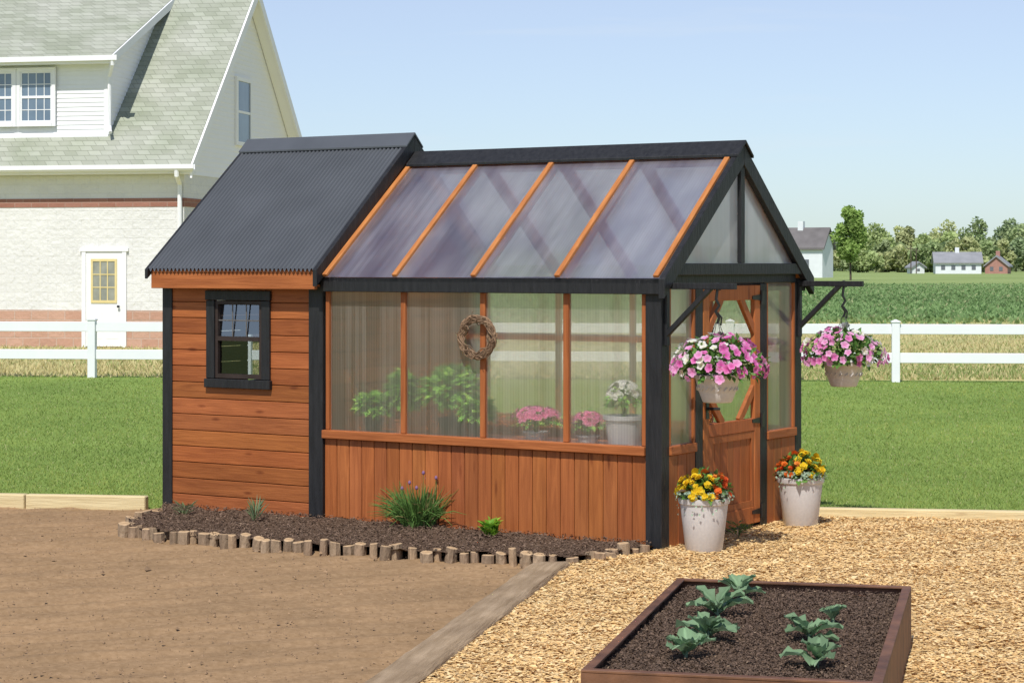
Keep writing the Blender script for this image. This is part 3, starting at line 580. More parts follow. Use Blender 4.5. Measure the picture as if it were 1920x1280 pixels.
# ------------------------------------------------------------------ mulch bed, logs
R.seed(9)
front = [(236,1000),(262,1003),(300,1009),(345,1015),(420,1020),(500,1027),(580,1031),(660,1035),(740,1043),(800,1047),(870,1049),(940,1053),(1010,1057),(1075,1060),(1125,1054),(1168,1047),(1208,1042)]
left = [(236,1000),(240,988),(262,980),(292,973)]
gp = lambda L: [Vector(G(*p)) for p in L]
fw, lw = gp(front), gp(left)
bedpoly = [(p.x,p.y) for p in reversed(lw)]+[(p.x,p.y) for p in fw[1:]]+[L2W(4.28,.02)[:2], L2W(-.02,.02)[:2]]
b = MB(); st = .035; xs = np.arange(-3.0,1.1,st); ys = np.arange(12.9,16.4,st); idx = {}
XX, YY = np.meshgrid(xs+st/2, ys+st/2); ins = inpoly(bedpoly, XX.ravel(), YY.ravel()).reshape(XX.shape)
def vid(i, j):
    if (i,j) not in idx:
        x, y = xs[i], ys[j]; idx[(i,j)] = len(b.v); b.v.append((x,y,.045+.028*noise.noise((x*3,y*3,0))+.022*noise.noise((x*13,y*13,2)))); b.c.append((1,1,1))
    return idx[(i,j)]
for j in range(len(ys)-1):
    for i in range(len(xs)-1):
        if ins[j,i]: b.f.append((vid(i,j),vid(i+1,j),vid(i+1,j+1),vid(i,j+1)))
mb_ = b.build('mulch_bed', DSOIL, smooth=True); mb_['kind'] = 'structure'
N = 52000; Px = rng.uniform(-3.0,1.1,N); Py = rng.uniform(12.9,16.4,N); k = inpoly(bedpoly,Px,Py); Px, Py = Px[k], Py[k]; N = len(Px)
cols = np.array([.145,.095,.065])*rng.uniform(.6,1.45,(N,1)); cols[rng.uniform(0,1,N) < .02] = (.30,.21,.14)
o = flakes('bark_mulch', np.stack([Px,Py,.05+.024*rng.uniform(0,1,N)],1), rng.gamma(3,.0030,N)+.004, rng.gamma(3,.0019,N)+.003, .28, cols, MULM); tag(o, 'dark shredded bark mulch covering the bed along the greenhouse front', 'mulch', kind='stuff')
logme = []
for v in range(8):
    lb = MB(); n = 14; r0 = R.uniform(.028,.043); hh = R.uniform(.085,.115); vs = []; cs = []; side = R.choice([(.25,.185,.125),(.34,.255,.17),(.29,.21,.14),(.36,.26,.165)]); rr = [r0*R.uniform(.9,1.1) for _ in range(n)]; tl = R.uniform(-.25,.25)
    for j, z in enumerate((-.05, hh*.5, hh)):
        for k_ in range(n):
            a = 2*math.pi*k_/n; q = rr[k_]*(1.04 if j == 1 else 1); vs.append((q*math.cos(a), q*math.sin(a), z+(q*math.cos(a)*tl if j == 2 else 0))); s_ = R.uniform(.75,1.2); cs.append(tuple(c*s_ for c in side))
    for k_ in range(n):
        a = 2*math.pi*k_/n; q = rr[k_]*.9; vs.append((q*math.cos(a), q*math.sin(a), hh+.003+q*math.cos(a)*tl)); cs.append((.58,.42,.25))
    vs.append((0,0,hh+.004)); cs.append((.46,.31,.17))
    fs = [(j*n+k_, j*n+(k_+1)%n, (j+1)*n+(k_+1)%n, (j+1)*n+k_) for j in range(3) for k_ in range(n)]+[(3*n+k_, 3*n+(k_+1)%n, 4*n) for k_ in range(n)]
    lb.add(vs, fs, cs); logme.append(lb.mesh('log_stub', LOGM))
def resample(path, lo, hi):
    out = [path[0]]
    for a, c in zip(path, path[1:]):
        l = (c-a).length; n = max(1, round(l/R.uniform(lo,hi)))
        for i in range(1,n+1): out.append(a+(c-a)*((i+R.uniform(-.12,.12))/n if i < n else 1))
    return out
for p in resample(fw,.084,.096)+resample(lw,.09,.105)[1:]:
    o = bpy.data.objects.new('log_stub', R.choice(logme)); C.objects.link(o); o.location = (p.x+R.gauss(0,.008), p.y+R.gauss(0,.028), R.uniform(-.050,-.015)); o.rotation_euler = (R.gauss(0,.05),R.gauss(0,.05),R.uniform(0,6.28)); s = R.uniform(.85,1.12); o.scale = (s,s,R.uniform(.9,1.08))
    tag(o, 'short upright cut log in the row edging the dark mulch bed', 'log', 'cut logs edging the mulch bed')

R.seed(14); x, y, _ = G(783,1003); t = thing('chive_clump', 'bushy clump of green chives with purple buds in the mulch bed', 'plant', (x,y+.1,.04))
b = MB(); bm_ = MB(); bm_.lathe([(0,-.014),(.009,-.006),(.012,.002),(.008,.012),(0,.02)], 8, (0,0,0), (.34,.19,.34)); bud = bm_.mesh('bud', PET, True)
for i in range(470):
    a = R.uniform(0,6.28); r = .085*math.sqrt(R.random()); l = R.uniform(.17,.33); out = R.uniform(.02,.32)*(.4+r/.085*.6); p0 = Vector((r*math.cos(a)*1.3, r*math.sin(a), 0)); a2 = a+R.gauss(0,.5); d = Vector((math.cos(a2),math.sin(a2),0)); pts = []
    dr = R.uniform(0,.16) if out > .12 else 0
    for q in (0,.25,.5,.75,1): pts.append(p0+d*out*q**1.6+Vector((0,0,l*q-dr*q**3)))
    s = R.uniform(.7,1.4); col = (.15*s,.28*s,.07*s) if R.random() > .07 else (.40,.35,.15)
    b.tube(pts, [.0034,.0040,.0036,.0028,.0008], 4, col)
    if i % 43 == 0:
        p = p0+d*out*.35+Vector((0,0,l+.07)); b.tube([p0,p0+d*out*.15+Vector((0,0,l*.5)),p], .002, 4, (.08,.17,.04))
        bo = bpy.data.objects.new('bud', bud); C.objects.link(bo); bo.parent = t; bo.location = p
b.build('leaves', LEAF, t)
def sprig(px, py, label, n, l, w, cols, spread, name='seedling', upb=1.0):
    x, y, _ = G(px,py,.05); t = thing(name, label, 'plant', (x,y,.045)); b = MB(); st_ = MB()
    for i in range(n):
        a = R.uniform(0,6.28); d = Vector((math.cos(a)*spread,math.sin(a)*spread,R.uniform(.3,1)*upb)); p = Vector((d.x*R.uniform(0,.06),d.y*R.uniform(0,.06),R.uniform(.0,.07)*upb)); leafq(b, p, d, (0,0,1) if abs(d.z) < .9 else (1,0,0), l*R.uniform(.6,1.2), w, R.choice(cols))
    for i in range(3): st_.tube([(0,0,-.02),(R.gauss(0,.01),R.gauss(0,.01),.04*upb)], .003, 5, (.08,.14,.04))
    b.build('leaves', LEAF, t); st_.build('stem', LEAF, t)
sprig(918,1004,'small bright yellow green leafy plant in the mulch bed right of the chives',70,.07,.055,[(.22,.42,.04),(.32,.52,.06),(.16,.33,.04)],.8,upb=1.25)
sprig(478,977,'wispy grey green seedling in the mulch bed in front of the shed window',40,.13,.008,[(.18,.27,.12),(.25,.33,.18)],.4,upb=1.4)
sprig(345,965,'low wispy green tuft at the left corner of the mulch bed',36,.08,.009,[(.18,.24,.11),(.23,.30,.15)],.8)
sprig(1385,1000,'low green weed at the foot of the greenhouse door',40,.07,.02,[(.14,.24,.06),(.19,.28,.08)],1.2)

b = MB(); n = 44; d = (tieB-tieA).normalized(); Lt = (tieB-tieA).length
prof = [(-.115,-.05),(-.114,.036),(-.098,.050),(-.03,.054),(.04,.052),(.098,.048),(.114,.032),(.115,-.05)]
for i in range(n+1):
    for (u,z) in prof:
        q = i/n*Lt; k_ = noise.noise((q*2,u*14,z*9)); k2 = noise.noise((q*7,u*25,3)); b.v.append((q, u+.010*k_, z+.010*k_+.006*k2-(.03 if i == 0 and z > .03 else 0))); b.c.append((1,1,1))
m_ = len(prof)
for i in range(n):
    for j in range(m_-1): a = i*m_+j; b.f.append((a,a+1,a+m_+1,a+m_))
b.f.append(tuple(range(m_))); b.f.append(tuple(n*m_+k_ for k_ in range(m_-1,-1,-1)))
o = b.build('landscape_timber', TIE, smooth=True); o.location = tieA; o.rotation_euler = (0,0,math.atan2(d.y,d.x)); tag(o, 'weathered tan brown timber between the tilled soil and the wood chips', 'timber')
def timber(xa, xb, label):
    p, q = Vector((xa,TL(xa),0)), Vector((xb,TL(xb),0)); b = MB(); L = (q-p).length; b.box(0,L,-.045,.045,-.04,.085); o = b.build('edging_timber', PINE, bevel=.008); o.location = p; o.rotation_euler = (0,0,math.atan2(q.y-p.y,q.x-p.x)); tag(o, label, 'timber', 'pale timbers edging the lawn')
timber(-9.0,-3.84,'pale pine edging timber between soil and lawn, reaching the left edge'); timber(-3.83,-2.86,'short pale pine edging timber next to the shed corner'); timber(2.2,7.5,'pale pine edging timber between wood chips and lawn right of the greenhouse')

# ------------------------------------------------------------------ planter
PL = thing('raised_bed', 'rusted steel raised garden bed of dark soil on the wood chips', 'raised bed', (PX[0],PX[1],0), PRZ)
for (xa,xb,ya,yb) in [(0,PW,-.012,0),(0,PW,-PD,-PD+.012),(0,.012,-PD+.012,-.012),(PW-.012,PW,-PD+.012,-.012)]:
    b = MB(); b.box(xa,xb,ya,yb,0,PHt-.006); b.build('side_panel', CORT, PL)
rw = .042
for pts in [[(0,0),(PW,0),(PW-rw,-rw),(rw,-rw)],[(0,-PD),(rw,-PD+rw),(PW-rw,-PD+rw),(PW,-PD)],[(0,0),(rw,-rw),(rw,-PD+rw),(0,-PD)],[(PW,0),(PW,-PD),(PW-rw,-PD+rw),(PW-rw,-rw)]]:
    b = MB(); b.prism(pts, PHt-.005, PHt+.006, 'z'); b.build('rim', CORT, PL, bevel=.002)
b = MB(); n1, n2 = 40, 80
for j in range(n2+1):
    for i in range(n1+1):
        x = .012+(PW-.024)*i/n1; y = -.012-(PD-.024)*j/n2; b.v.append((x,y,.258+.018*noise.noise((x*5,y*5,0))+.018*noise.noise((x*18,y*18,4)))); b.c.append((1,1,1))
for j in range(n2):
    for i in range(n1): a = j*(n1+1)+i; b.f.append((a,a+1,a+n1+2,a+n1+1))
b.build('soil', DSOIL, PL, smooth=True)
N = 36000; P = np.stack([rng.uniform(.05,PW-.05,N),-rng.uniform(.05,PD-.05,N),.264+.018*rng.uniform(0,1,N)],1); cols = np.array([.120,.079,.055])*rng.uniform(.6,1.4,(N,1)); cols[rng.uniform(0,1,N) < .012] = (.28,.20,.13)
o = flakes('soil_crumbs', P, rng.gamma(3,.0018,N)+.003, rng.gamma(3,.0013,N)+.003, .42, cols, MULM, PL); o['kind'] = 'stuff'
def bigleaf(mb, base, az, l, w, el, droop, s):
    nu, nv = 8, 7; vs = []; cs = []; d = Vector((math.cos(az),math.sin(az),0)); sd = Vector((-d.y,d.x,0)); pt = Vector(base); e = el; pts = []
    for i in range(nu): pts.append((pt.copy(), e)); pt = pt+(d*math.cos(e)+Vector((0,0,1))*math.sin(e))*(l/(nu-1)); e -= droop/(nu-1)
    prof = [.08,.14,.55,.88,1.0,.95,.68,.16]
    for i, (p, e_) in enumerate(pts):
        up = Vector((0,0,1))*math.cos(e_)-d*math.sin(e_)
        for j in range(nv):
            v = (j/(nv-1)-.5)*2; ww = w*.5*prof[i]*(1+.10*math.sin(i*3.1+s*30)*(abs(v) > .9)); wav = .12*w*math.sin(i*2.3+j*1.9+s*20)*abs(v); vs.append(p+sd*ww*v+up*(abs(v)**1.5*ww*.45+wav)); g = s*(1.35 if j == nv//2 else (1.0 if j % 2 else .92)); cs.append((.215*g,.330*g,.180*g))
    fs = [(i*nv+j,i*nv+j+1,(i+1)*nv+j+1,(i+1)*nv+j) for i in range(nu-1) for j in range(nv-1)]; mb.add(vs, fs, cs)
R.seed(31)
for (px,py,sc,label) in [(1386,1122,1.05,'green cabbage seedling farthest back in the left row of the raised bed'),(1345,1156,1.08,'green cabbage seedling second from the back in the left row of the raised bed'),(1328,1203,1.08,'green cabbage seedling third from the back in the left row of the raised bed'),(1286,1235,1.0,'green cabbage seedling nearest the camera in the left row of the raised bed'),(1562,1172,.58,'smallest cabbage seedling, at the back of the right row in the raised bed'),(1517,1204,1.05,'green cabbage seedling in the middle of the right row in the raised bed'),(1532,1250,.95,'green cabbage seedling nearest the camera in the right row of the raised bed')]:
    x, y, z = G(px,py,.265); t = thing('cabbage_plant', label, 'cabbage plant', (x,y,z), R.uniform(0,6), 'cabbage seedlings planted in the raised bed'); b = MB(); n = R.choice([7,8,9])
    for i in range(n):
        q = i/n; az = i*2.4+R.gauss(0,.35); l = sc*(.165-.06*q)*R.uniform(.75,1.12); bigleaf(b, (0,0,.015+.03*q*sc), az, l, l*R.uniform(.55,.72), (.95 if sc < .6 else .50)+.6*q+R.gauss(0,.12), R.uniform(.5,1.1), R.uniform(.75,1.2))
    b.build('leaves', LEAF, t, smooth=True)
    b = MB(); b.tube([(0,0,-.02),(0,0,.06*sc)], [.009,.006], 7, (.22,.32,.2)); b.build('stem', LEAF, t)

# ------------------------------------------------------------------ fence
fa = math.atan2(-.1008,1); FN = thing('rail_fence', 'white vinyl two rail fence along the back of the lawn', 'fence', (-7.13,35.6,-.03), fa)
sp = 13.467/5
for i in range(-3,12):
    x = i*sp; b = MB(); b.box(x-.065,x+.065,-.065,.065,0,.98); b.box(x-.078,x+.078,-.078,.078,.975,.995); b.add([(x-.078,-.078,.995),(x+.078,-.078,.995),(x+.078,.078,.995),(x-.078,.078,.995),(x,0,1.03)], [(0,1,4),(1,2,4),(2,3,4),(3,0,4)]); b.build('post', VIN, FN, bevel=.005)
    if i < 11:
        for z in (.315,.785): b = MB(); b.box(x+.06,x+sp-.06,-.02,.02,z,z+.165); b.build('rail', VIN, FN, bevel=.006)

# ------------------------------------------------------------------ barn
BN = thing('barn', 'large white barn with green grey shingle roof, dormer and block walls behind the fence', 'barn', (-7.54,48.2,-.03), rad(-12))
BLOCK = brickmat('white_block', (.72,.71,.68), (.75,.74,.71), (.71,.70,.67), .42, .21, bump=.9, jb=-.08)
PINK = brickmat('red_block', (.50,.29,.21), (.56,.35,.26), (.55,.41,.33), .42, .21, bump=.7, jb=-.25)
REDB = brickmat('red_band', (.31,.145,.105), (.36,.18,.135), (.37,.23,.185), .42, .21, bump=.5, jb=-.3)
SHING = brickmat('green_grey_shingle', (.325,.335,.28), (.42,.43,.37), (.26,.27,.225), .30, .12, bump=.5, msz=.008, big=((.82,.86,.76),(1.10,1.09,1.08)))
MB_, TB = 4.25, 8.85
b = MB(); b.box(-15,0,0,8.5,.86,4.25); b.build('wall', BLOCK, BN)
b = MB(); b.box(-15.006,.006,-.006,8.506,-.02,.86); b.build('base_course', PINK, BN)
b = MB(); b.box(-15.01,.012,-.012,8.512,3.25,3.45); b.build('brick_band', REDB, BN)
def lap(mb, Pf, z0, z1, dz, ur):
    z = z0
    while z < z1-.02:
        zt = min(z+dz,z1); a0,b0 = ur(z); a1,b1 = ur(zt)
        if b0-a0 > .01: mb.add([Pf(a0,z,.016),Pf(b0,z,.016),Pf(max(b1,a1),zt,.002),Pf(a1,zt,.002),Pf(a0,z,0),Pf(b0,z,0)], [(0,1,2,3),(4,5,1,0)])
        z = zt
b = MB(); lap(b, lambda u,z,d: (.005+d,u,z), 4.0, 8.75, .115, lambda z: (max(0,z-4.6),min(8.5,8.5-(z-4.6)))); b.add([(.003,0,4),(.003,8.5,4),(.003,8.5,4.6),(.003,4.25,8.83),(.003,0,4.6)], [(0,1,2,3,4)]); b.build('gable_siding', WHT_LIFT, BN)
b = MB(); b.prism([(-.4,4.2),(MB_,TB),(MB_,TB-.15),(-.4,4.05)], -15.3, .3); b.build('roof', SHING, BN)
b = MB(); b.prism([(8.9,4.2),(MB_,TB),(MB_,TB-.15),(8.9,4.05)], -15.3, .3); b.build('roof', SHING, BN)
b = MB(); b.prism([(-.42,4.16),(MB_,TB-.02),(8.92,4.16),(8.92,3.89),(MB_,TB-.31),(-.42,3.89)], .302, .35); b.prism([(-.36,4.02),(MB_,TB-.18),(8.86,4.02),(8.86,3.98),(MB_,TB-.23),(-.36,3.98)], .03, .30); b.build('rake_board', WHT_LIFT, BN)
b = MB(); b.box(-15.3,.30,-.40,-.02,4.0,4.05); b.build('soffit', WHT, BN)
b = MB(); b.prism([(-.54,4.20),(-.54,4.10),(-.50,4.05),(-.402,4.05),(-.402,4.20),(-.42,4.20),(-.42,4.08),(-.49,4.08),(-.52,4.12),(-.52,4.20)], -15.3, .42); b.build('gutter', WHT, BN)
b = MB(); b.tube([(.0,-.47,4.06),(.0,-.47,3.95),(-.08,-.07,3.75),(-.08,-.07,.1)], .055, 8); b.build('downspout', WHT, BN)
b = MB(); lap(b, lambda u,z,d: (u,.35-d,z), 4.98, 6.72, .105, lambda z: (-10,-2.0)); b.add([(-10,.352,4.7),(-2,.352,4.7),(-2,.352,6.75),(-10,.352,6.75)], [(0,1,2,3)]); b.build('dormer_front', WHT, BN)
dl = lambda z: .35 if z < 6.80 else .35+(z-6.80)/.455
b = MB(); lap(b, lambda u,z,d: (-2.0+d,u,z), 4.98, 8.45, .105, lambda z: (dl(z), z-4.6)); b.add([(-2.002,.352,4.95),(-2.002,3.9,8.5),(-2.002,.352,6.8)], [(0,1,2)]); b.build('dormer_cheek', WHT_LIFT, BN)
b = MB(); b.prism([(.02,6.79),(4.2,8.71),(4.2,8.61),(.02,6.69)], -10.2, -1.78); b.build('dormer_roof', SHING, BN)
b = MB(); b.prism([(.0,6.77),(4.1,8.655),(4.1,8.45),(.0,6.57)], -1.778, -1.74); b.box(-10.2,-1.74,-.03,.018,6.58,6.77); b.box(-10.2,-1.78,.02,.36,6.60,6.63); b.build('dormer_trim', WHT, BN)
b = MB(); b.box(-10.2,-1.6,-.13,-.032,6.64,6.76); b.tube([(-1.72,-.08,6.65),(-1.72,-.08,6.55),(-1.95,.28,6.3),(-1.95,.28,5.15),(-1.85,.1,4.98)], .045, 8); b.build('dormer_gutter', WHT, BN)
b = MB(); b.box(-2.10,-1.975,.325,.349,4.95,6.6); b.box(-10,-1.99,.30,.349,4.88,4.975); b.build('dormer_corner_trim', WHT, BN)
FARP = mat('far_pane',(.10,.15,.21),(.17,.23,.30),1.2,rough=.08,spec=.8)
def bwin(x0, x1, z0, z1, y, cols, rows, tr=.09):
    b = MB(); b.box(x0-tr,x0,y-.06,y,z0-tr,z1+tr); b.box(x1,x1+tr,y-.06,y,z0-tr,z1+tr); b.box(x0,x1,y-.06,y,z1,z1+tr); b.box(x0,x1,y-.075,y,z0-tr,z0); Wn = b.build('window', WHT, BN)
    zm = (z0+z1)/2; b = MB(); b.box(x0,x1,y-.035,y-.005,zm-.03,zm+.03); b.box(x0,x0+.04,y-.034,y-.004,z0,z1); b.box(x1-.04,x1,y-.034,y-.004,z0,z1); b.box(x0,x1,y-.033,y-.003,z0,z0+.05); b.box(x0,x1,y-.033,y-.003,z1-.04,z1)
    for h in ((z0,zm),(zm,z1)):
        for i in range(1,cols): q = x0+(x1-x0)*i/cols; b.box(q-.009,q+.009,y-.026,y-.012,h[0],h[1])
        for i in range(1,rows): q = h[0]+(h[1]-h[0])*i/rows; b.box(x0,x1,y-.025,y-.013,q-.009,q+.009)
    b.build('sash', WHT, Wn); b = MB(); b.add([(x0,y-.018,z0),(x1,y-.018,z0),(x1,y-.018,z1),(x0,y-.018,z1)], [(0,1,2,3)]); b.build('pane', FARP, Wn)
bwin(-4.18,-3.38,5.25,6.45,.30,4,2); bwin(-5.17,-4.37,5.25,6.45,.30,4,2)
b = MB(); b.box(.02,.075,3.42,3.52,4.85,6.55); b.box(.02,.075,4.45,4.55,4.85,6.55); b.box(.02,.075,3.52,4.45,6.45,6.55); b.box(.02,.085,3.52,4.45,4.85,4.95); b.box(.02,.06,3.52,4.45,5.66,5.72); Wg = b.build('window', WHT_LIFT, BN)
b = MB(); b.add([(.045,3.52,4.95),(.045,4.45,4.95),(.045,4.45,6.45),(.045,3.52,6.45)], [(0,1,2,3)]); b.build('pane', FARP, Wg)
b = MB(); b.box(-2.50,-2.40,-.05,.0,0,2.22); b.box(-1.50,-1.40,-.05,.0,0,2.22); b.box(-2.55,-1.35,-.06,.0,2.222,2.30); Dr = b.build('door', WHT, BN)
b = MB(); b.box(-2.398,-1.502,-.03,-.008,.02,2.218); b.box(-2.3,-2.0,-.034,-.029,.2,.95); b.box(-1.9,-1.6,-.034,-.029,.2,.95); b.build('door_leaf', WHT, Dr, bevel=.004)
b = MB(); b.box(-2.27,-1.63,-.05,-.031,1.03,1.09); b.box(-2.27,-1.63,-.05,-.031,1.99,2.05); b.box(-2.27,-2.22,-.05,-.031,1.09,1.99); b.box(-1.68,-1.63,-.05,-.031,1.09,1.99)
for i in (1,2): b.box(-2.22+.54*i/3-.012,-2.22+.54*i/3+.012,-.048,-.033,1.09,1.99); b.box(-2.22,-1.68,-.047,-.034,1.09+.9*i/3-.012,1.09+.9*i/3+.012)
b.build('lite_frame', mat('yellowed_frame',(.68,.55,.24),(.74,.62,.32),5), Dr)
b = MB(); b.add([(-2.22,-.036,1.09),(-1.68,-.036,1.09),(-1.68,-.036,1.99),(-2.22,-.036,1.99)], [(0,1,2,3)]); b.build('pane', mat('door_lite',(.22,.23,.20),(.36,.36,.30),3,rough=.2,spec=.6), Dr)
b = MB(); b.lathe([(0,0),(.02,0),(.012,.03),(.03,.05),(.03,.07),(0,.08)], 12); kn = b.build('knob', BMT, Dr, smooth=True); kn.location = (-1.58,-.03,.95); kn.rotation_euler = (rad(90),0,0)

# ------------------------------------------------------------------ far buildings and trees
FARW = mat('far_dark_window',(.12,.13,.15),(.17,.18,.20),3,rough=.3)
def house(name, label, cat, px, Y, w, d, h, rh, wallm, roofm, rz, wins, chim=True, axis='x', group=None):
    t = thing(name, label, cat, ((px-960)/F*Y,Y,-.05), rad(rz), group); b = MB()
    b.box(-w/2,w/2,0,d,0,h)
    if axis == 'x': b.prism([(0,h),(d/2,h+rh-.05),(d,h)], -w/2, w/2, 'x')
    else: b.prism([(-w/2,h),(0,h+rh-.05),(w/2,h)], 0, d, 'y')
    b.build('wall', wallm, t); b = MB(); e = .4
    if axis == 'x':
        s = rh/(d/2); b.prism([(-e,h-e*s),(d/2,h+rh),(d+e,h-e*s),(d+e,h-e*s+.3),(d/2,h+rh+.3),(-e,h-e*s+.3)], -w/2-e, w/2+e, 'x')
    else:
        s = rh/(w/2); b.prism([(-w/2-e,h-e*s),(0,h+rh),(w/2+e,h-e*s),(w/2+e,h-e*s+.3),(0,h+rh+.3),(-w/2-e,h-e*s+.3)], -e, d+e, 'y')
    rf = b.build('roof', roofm, t)
    if chim: b = MB(); b.box(-.4,.4,d/2-.4,d/2+.4,h+rh-.5,h+rh+1.2); b.build('chimney', wallm, rf)
    for (x,z,ww,hh) in wins: b = MB(); b.box(x-ww/2,x+ww/2,-.06,-.01,z,z+hh); b.build('window', FARW, t)
RGREY = mat('far_grey_roof',(.24,.245,.255),(.31,.315,.325),.5); RBRN = mat('far_brown_roof',(.12,.11,.108),(.175,.16,.158),.6); FBRK = mat('far_brick',(.36,.18,.14),(.43,.23,.19),2); FWH = mat('far_white_wall',(.70,.72,.74),(.76,.78,.80),1)
house('far_barn','white barn with a dark roof and small cupola far behind the greenhouse eave','barn',1492,300,8.0,4.6,4.4,2.5,FWH,RBRN,-28,[(-1.5,1.2,1,1.4),(1.5,1.2,1,1.4)],True,'x')
house('farmhouse','wide white farmhouse with a grey roof beyond the field','house',1797,420,9,8,2.2,1.9,FWH,RGREY,-8,[(-3,.8,.8,.9),(-1,.8,.8,.9),(1,.8,.8,.9),(3,.8,.8,.9)],True,'x')
house('brick_house','small red brick house beyond the field at the right','house',1868,420,4.4,8,1.6,1.8,FBRK,RGREY,-18,[(-.9,.6,.7,.8),(.9,.6,.7,.8)],True,'y')
house('white_shed','small white shed left of the white farmhouse beyond the field','shed',1722,430,2.6,3,1.3,.9,FWH,RGREY,10,[(0,.5,.6,.5)],False,'y')
for px, hh in ((1708,5.0),(1718,4.6),(1754,3.6)):
    t = thing('utility_pole', 'thin grey utility pole standing beyond the field', 'utility pole', ((px-960)/F*425,425,-.05), 0, 'utility poles beyond the field')
    b = MB(); b.tube([(0,0,0),(0,0,hh+.6)], .11, 6); b.build('pole', BARK, t); b = MB(); b.box(-.8,.8,-.08,.08,hh,hh+.14); b.build('crossarm', BARK, t)
def tree(name, label, x, y, h, cr, tint, nleaf, ls, seed, group=None, tf=.25, clumps=16, tr=.2, csz=(.3,.5)):
    R.seed(seed); t = thing(name, label, 'tree', (x,y,-.05), 0, group); b = MB()
    b.tube([(0,0,0),(R.gauss(0,.1),0,h*.3),(R.gauss(0,.15),R.gauss(0,.1),h*.6),(0,0,h*.92)], [tr,tr*.8,tr*.5,tr*.12], 8)
    rz = h*(1-tf)/2; cz = h*tf+rz; cs = []
    for k in range(clumps):
        v = rnd_dir(-1); q = R.uniform(.35,.85); cs.append(Vector((v.x*cr*q, v.y*cr*q, cz+v.z*rz*q)))
    for c in cs[:8]: b.tube([(0,0,max(h*.2,c.z-cr*.8)),(c.x*.5,c.y*.5,c.z-cr*.25),tuple(c)], [tr*.35,tr*.2,tr*.06], 5)
    b.build('trunk', BARK, t, smooth=True)
    ci = rng.integers(0,clumps,nleaf); cc = np.array([tuple(c) for c in cs])[ci]; sc = np.array([R.uniform(*csz) for _ in cs])[ci]; br = np.array([R.uniform(.80,1.16) for _ in cs])[ci]
    d = rng.normal(size=(nleaf,3)); d /= np.linalg.norm(d,axis=1)[:,None]; q = rng.uniform(.2,1,nleaf)**.5
    P = cc+d*(q*sc)[:,None]*np.array([cr,cr,min(rz,cr*1.3)*.8])
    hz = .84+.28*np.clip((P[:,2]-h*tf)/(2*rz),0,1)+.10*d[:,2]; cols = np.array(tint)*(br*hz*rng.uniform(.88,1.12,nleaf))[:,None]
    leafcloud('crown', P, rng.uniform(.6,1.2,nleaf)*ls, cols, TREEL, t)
tree('young_tree','slender young bright green tree standing alone at the field edge', (1595-960)/F*250, 250, 9.3, 1.95, (.29,.41,.11), 5600, .26, 41, None, .14, 26, .13, (.35,.55))
R.seed(77)
tops = [(1555,456),(1580,462),(1612,446),(1640,424),(1672,444),(1700,418),(1728,436),(1762,411),(1792,434),(1832,409),(1862,442),(1892,398),(1918,408),(1945,405),(1975,420),(2010,415),(1655,452),(1740,446),(1805,446),(1850,450),(1905,440),(1520,470),(1440,462),(1380,468),(1300,462),(1625,465),(1685,455),(1775,452),(1825,462),(1880,452),(1600,472),(1660,470),(1715,470),(1760,468)]
for i, (px,py) in enumerate(tops):
    Y = 560 if i < 16 else 490; Y += R.uniform(-25,25); hh = (HY-py)*Y/F+1.9+R.uniform(-.3,.5)
    tint = R.choice([(.32,.40,.18),(.40,.48,.20),(.28,.36,.185),(.45,.48,.23),(.34,.41,.195)])  # distance haze mixed into the leaf tints, paler and bluer
    tree('field_tree','round green tree in the wood edge beyond the houses',(px-960)/F*Y,Y,hh,R.uniform(3.2,6.2) if i < 16 else R.uniform(2.6,4.2),tint,2300,.6,100+i,'trees in the distant treeline',.0,18,.12,(.38,.58))
N = 14000; u = rng.uniform(0,1,N); px = rng.uniform(1250,2050,N); Y = rng.uniform(585,610,N); P = np.stack([(px-960)/F*Y,Y,rng.uniform(0,1,N)*(6.5+2.2*np.sin(px*.021)+np.sin(px*.07))],1)
o = leafcloud('far_wood', P, rng.uniform(.5,1.0,N), np.array([.29,.36,.20])*rng.uniform(.85,1.12,(N,1)), TREEL); tag(o, 'far green wood behind the treeline', 'wood', kind='stuff')

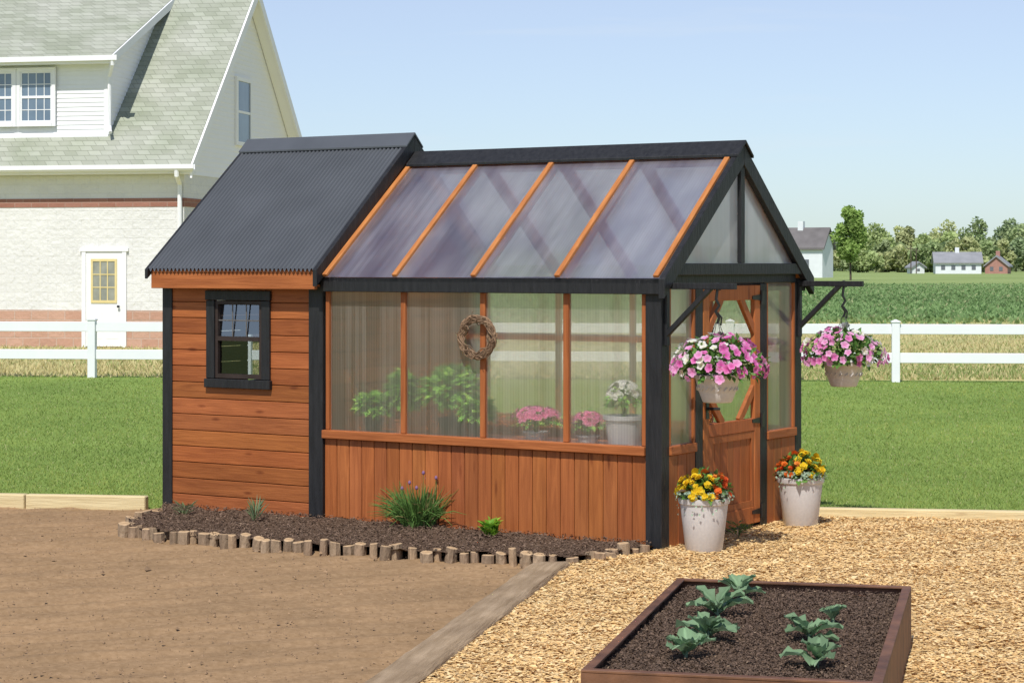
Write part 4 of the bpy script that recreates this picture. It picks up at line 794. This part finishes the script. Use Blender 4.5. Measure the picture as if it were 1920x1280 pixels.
# ------------------------------------------------------------------ light, sky, camera
EL, AZ = rad(54), rad(15)
w = bpy.data.worlds.new('World'); S.world = w; w.use_nodes = True; t = w.node_tree; bg = t.nodes['Background']
sk = t.nodes.new('ShaderNodeTexSky'); sk.sky_type = 'NISHITA'; sk.sun_disc = False; sk.sun_elevation = EL; sk.sun_rotation = math.pi+AZ; sk.air_density = 1.0; sk.dust_density = .2; sk.ozone_density = 4.0
tc = t.nodes.new('ShaderNodeTexCoord'); sx = t.nodes.new('ShaderNodeSeparateXYZ'); t.links.new(tc.outputs['Generated'], sx.inputs[0])
rp = t.nodes.new('ShaderNodeValToRGB'); rp.color_ramp.elements[0].position = 0.0; rp.color_ramp.elements[0].color = (.53,.645,.80,1); rp.color_ramp.elements[1].position = .14; rp.color_ramp.elements[1].color = (1.08,.87,.84,1)
t.links.new(sx.outputs[2], rp.inputs[0])
ml = t.nodes.new('ShaderNodeMixRGB'); ml.blend_type = 'MULTIPLY'; ml.inputs[0].default_value = 1; t.links.new(sk.outputs[0], ml.inputs[1]); t.links.new(rp.outputs[0], ml.inputs[2])
mpw = t.nodes.new('ShaderNodeMapping'); mpw.inputs['Scale'].default_value = (5,5,60); t.links.new(tc.outputs['Generated'], mpw.inputs[0])
nw = t.nodes.new('ShaderNodeTexNoise'); nw.inputs['Scale'].default_value = 1; nw.inputs['Detail'].default_value = 6; t.links.new(mpw.outputs[0], nw.inputs['Vector'])
rw_ = t.nodes.new('ShaderNodeValToRGB'); rw_.color_ramp.elements[0].position = .60; rw_.color_ramp.elements[0].color = (0,0,0,1); rw_.color_ramp.elements[1].position = .82; rw_.color_ramp.elements[1].color = (.35,.35,.35,1); t.links.new(nw.outputs['Fac'], rw_.inputs[0])
mc = t.nodes.new('ShaderNodeMixRGB'); t.links.new(rw_.outputs[0], mc.inputs[0]); t.links.new(ml.outputs[0], mc.inputs[1]); mc.inputs[2].default_value = (5.2,5.5,5.8,1)
t.links.new(mc.outputs[0], bg.inputs[0]); bg.inputs[1].default_value = .15
sl = bpy.data.lights.new('sun', 'SUN'); sl.energy = 4.4; sl.angle = rad(.53); sl.color = (1,.97,.91); so = bpy.data.objects.new('sun', sl); C.objects.link(so)
so.rotation_euler = Vector((math.sin(AZ)*math.cos(EL), math.cos(AZ)*math.cos(EL), -math.sin(EL))).to_track_quat('-Z','Y').to_euler()
cam = bpy.data.cameras.new('camera'); co = bpy.data.objects.new('camera', cam); C.objects.link(co); S.camera = co
co.location = (0,0,H); co.rotation_euler = (rad(90),0,0); cam.sensor_width = 36; cam.sensor_fit = 'HORIZONTAL'; cam.lens = F/1920*36; cam.shift_y = -(640-HY)/1920; cam.clip_start = .1; cam.clip_end = 8000
S.view_settings.view_transform = 'Standard'; S.view_settings.look = 'None'; S.view_settings.exposure = 0
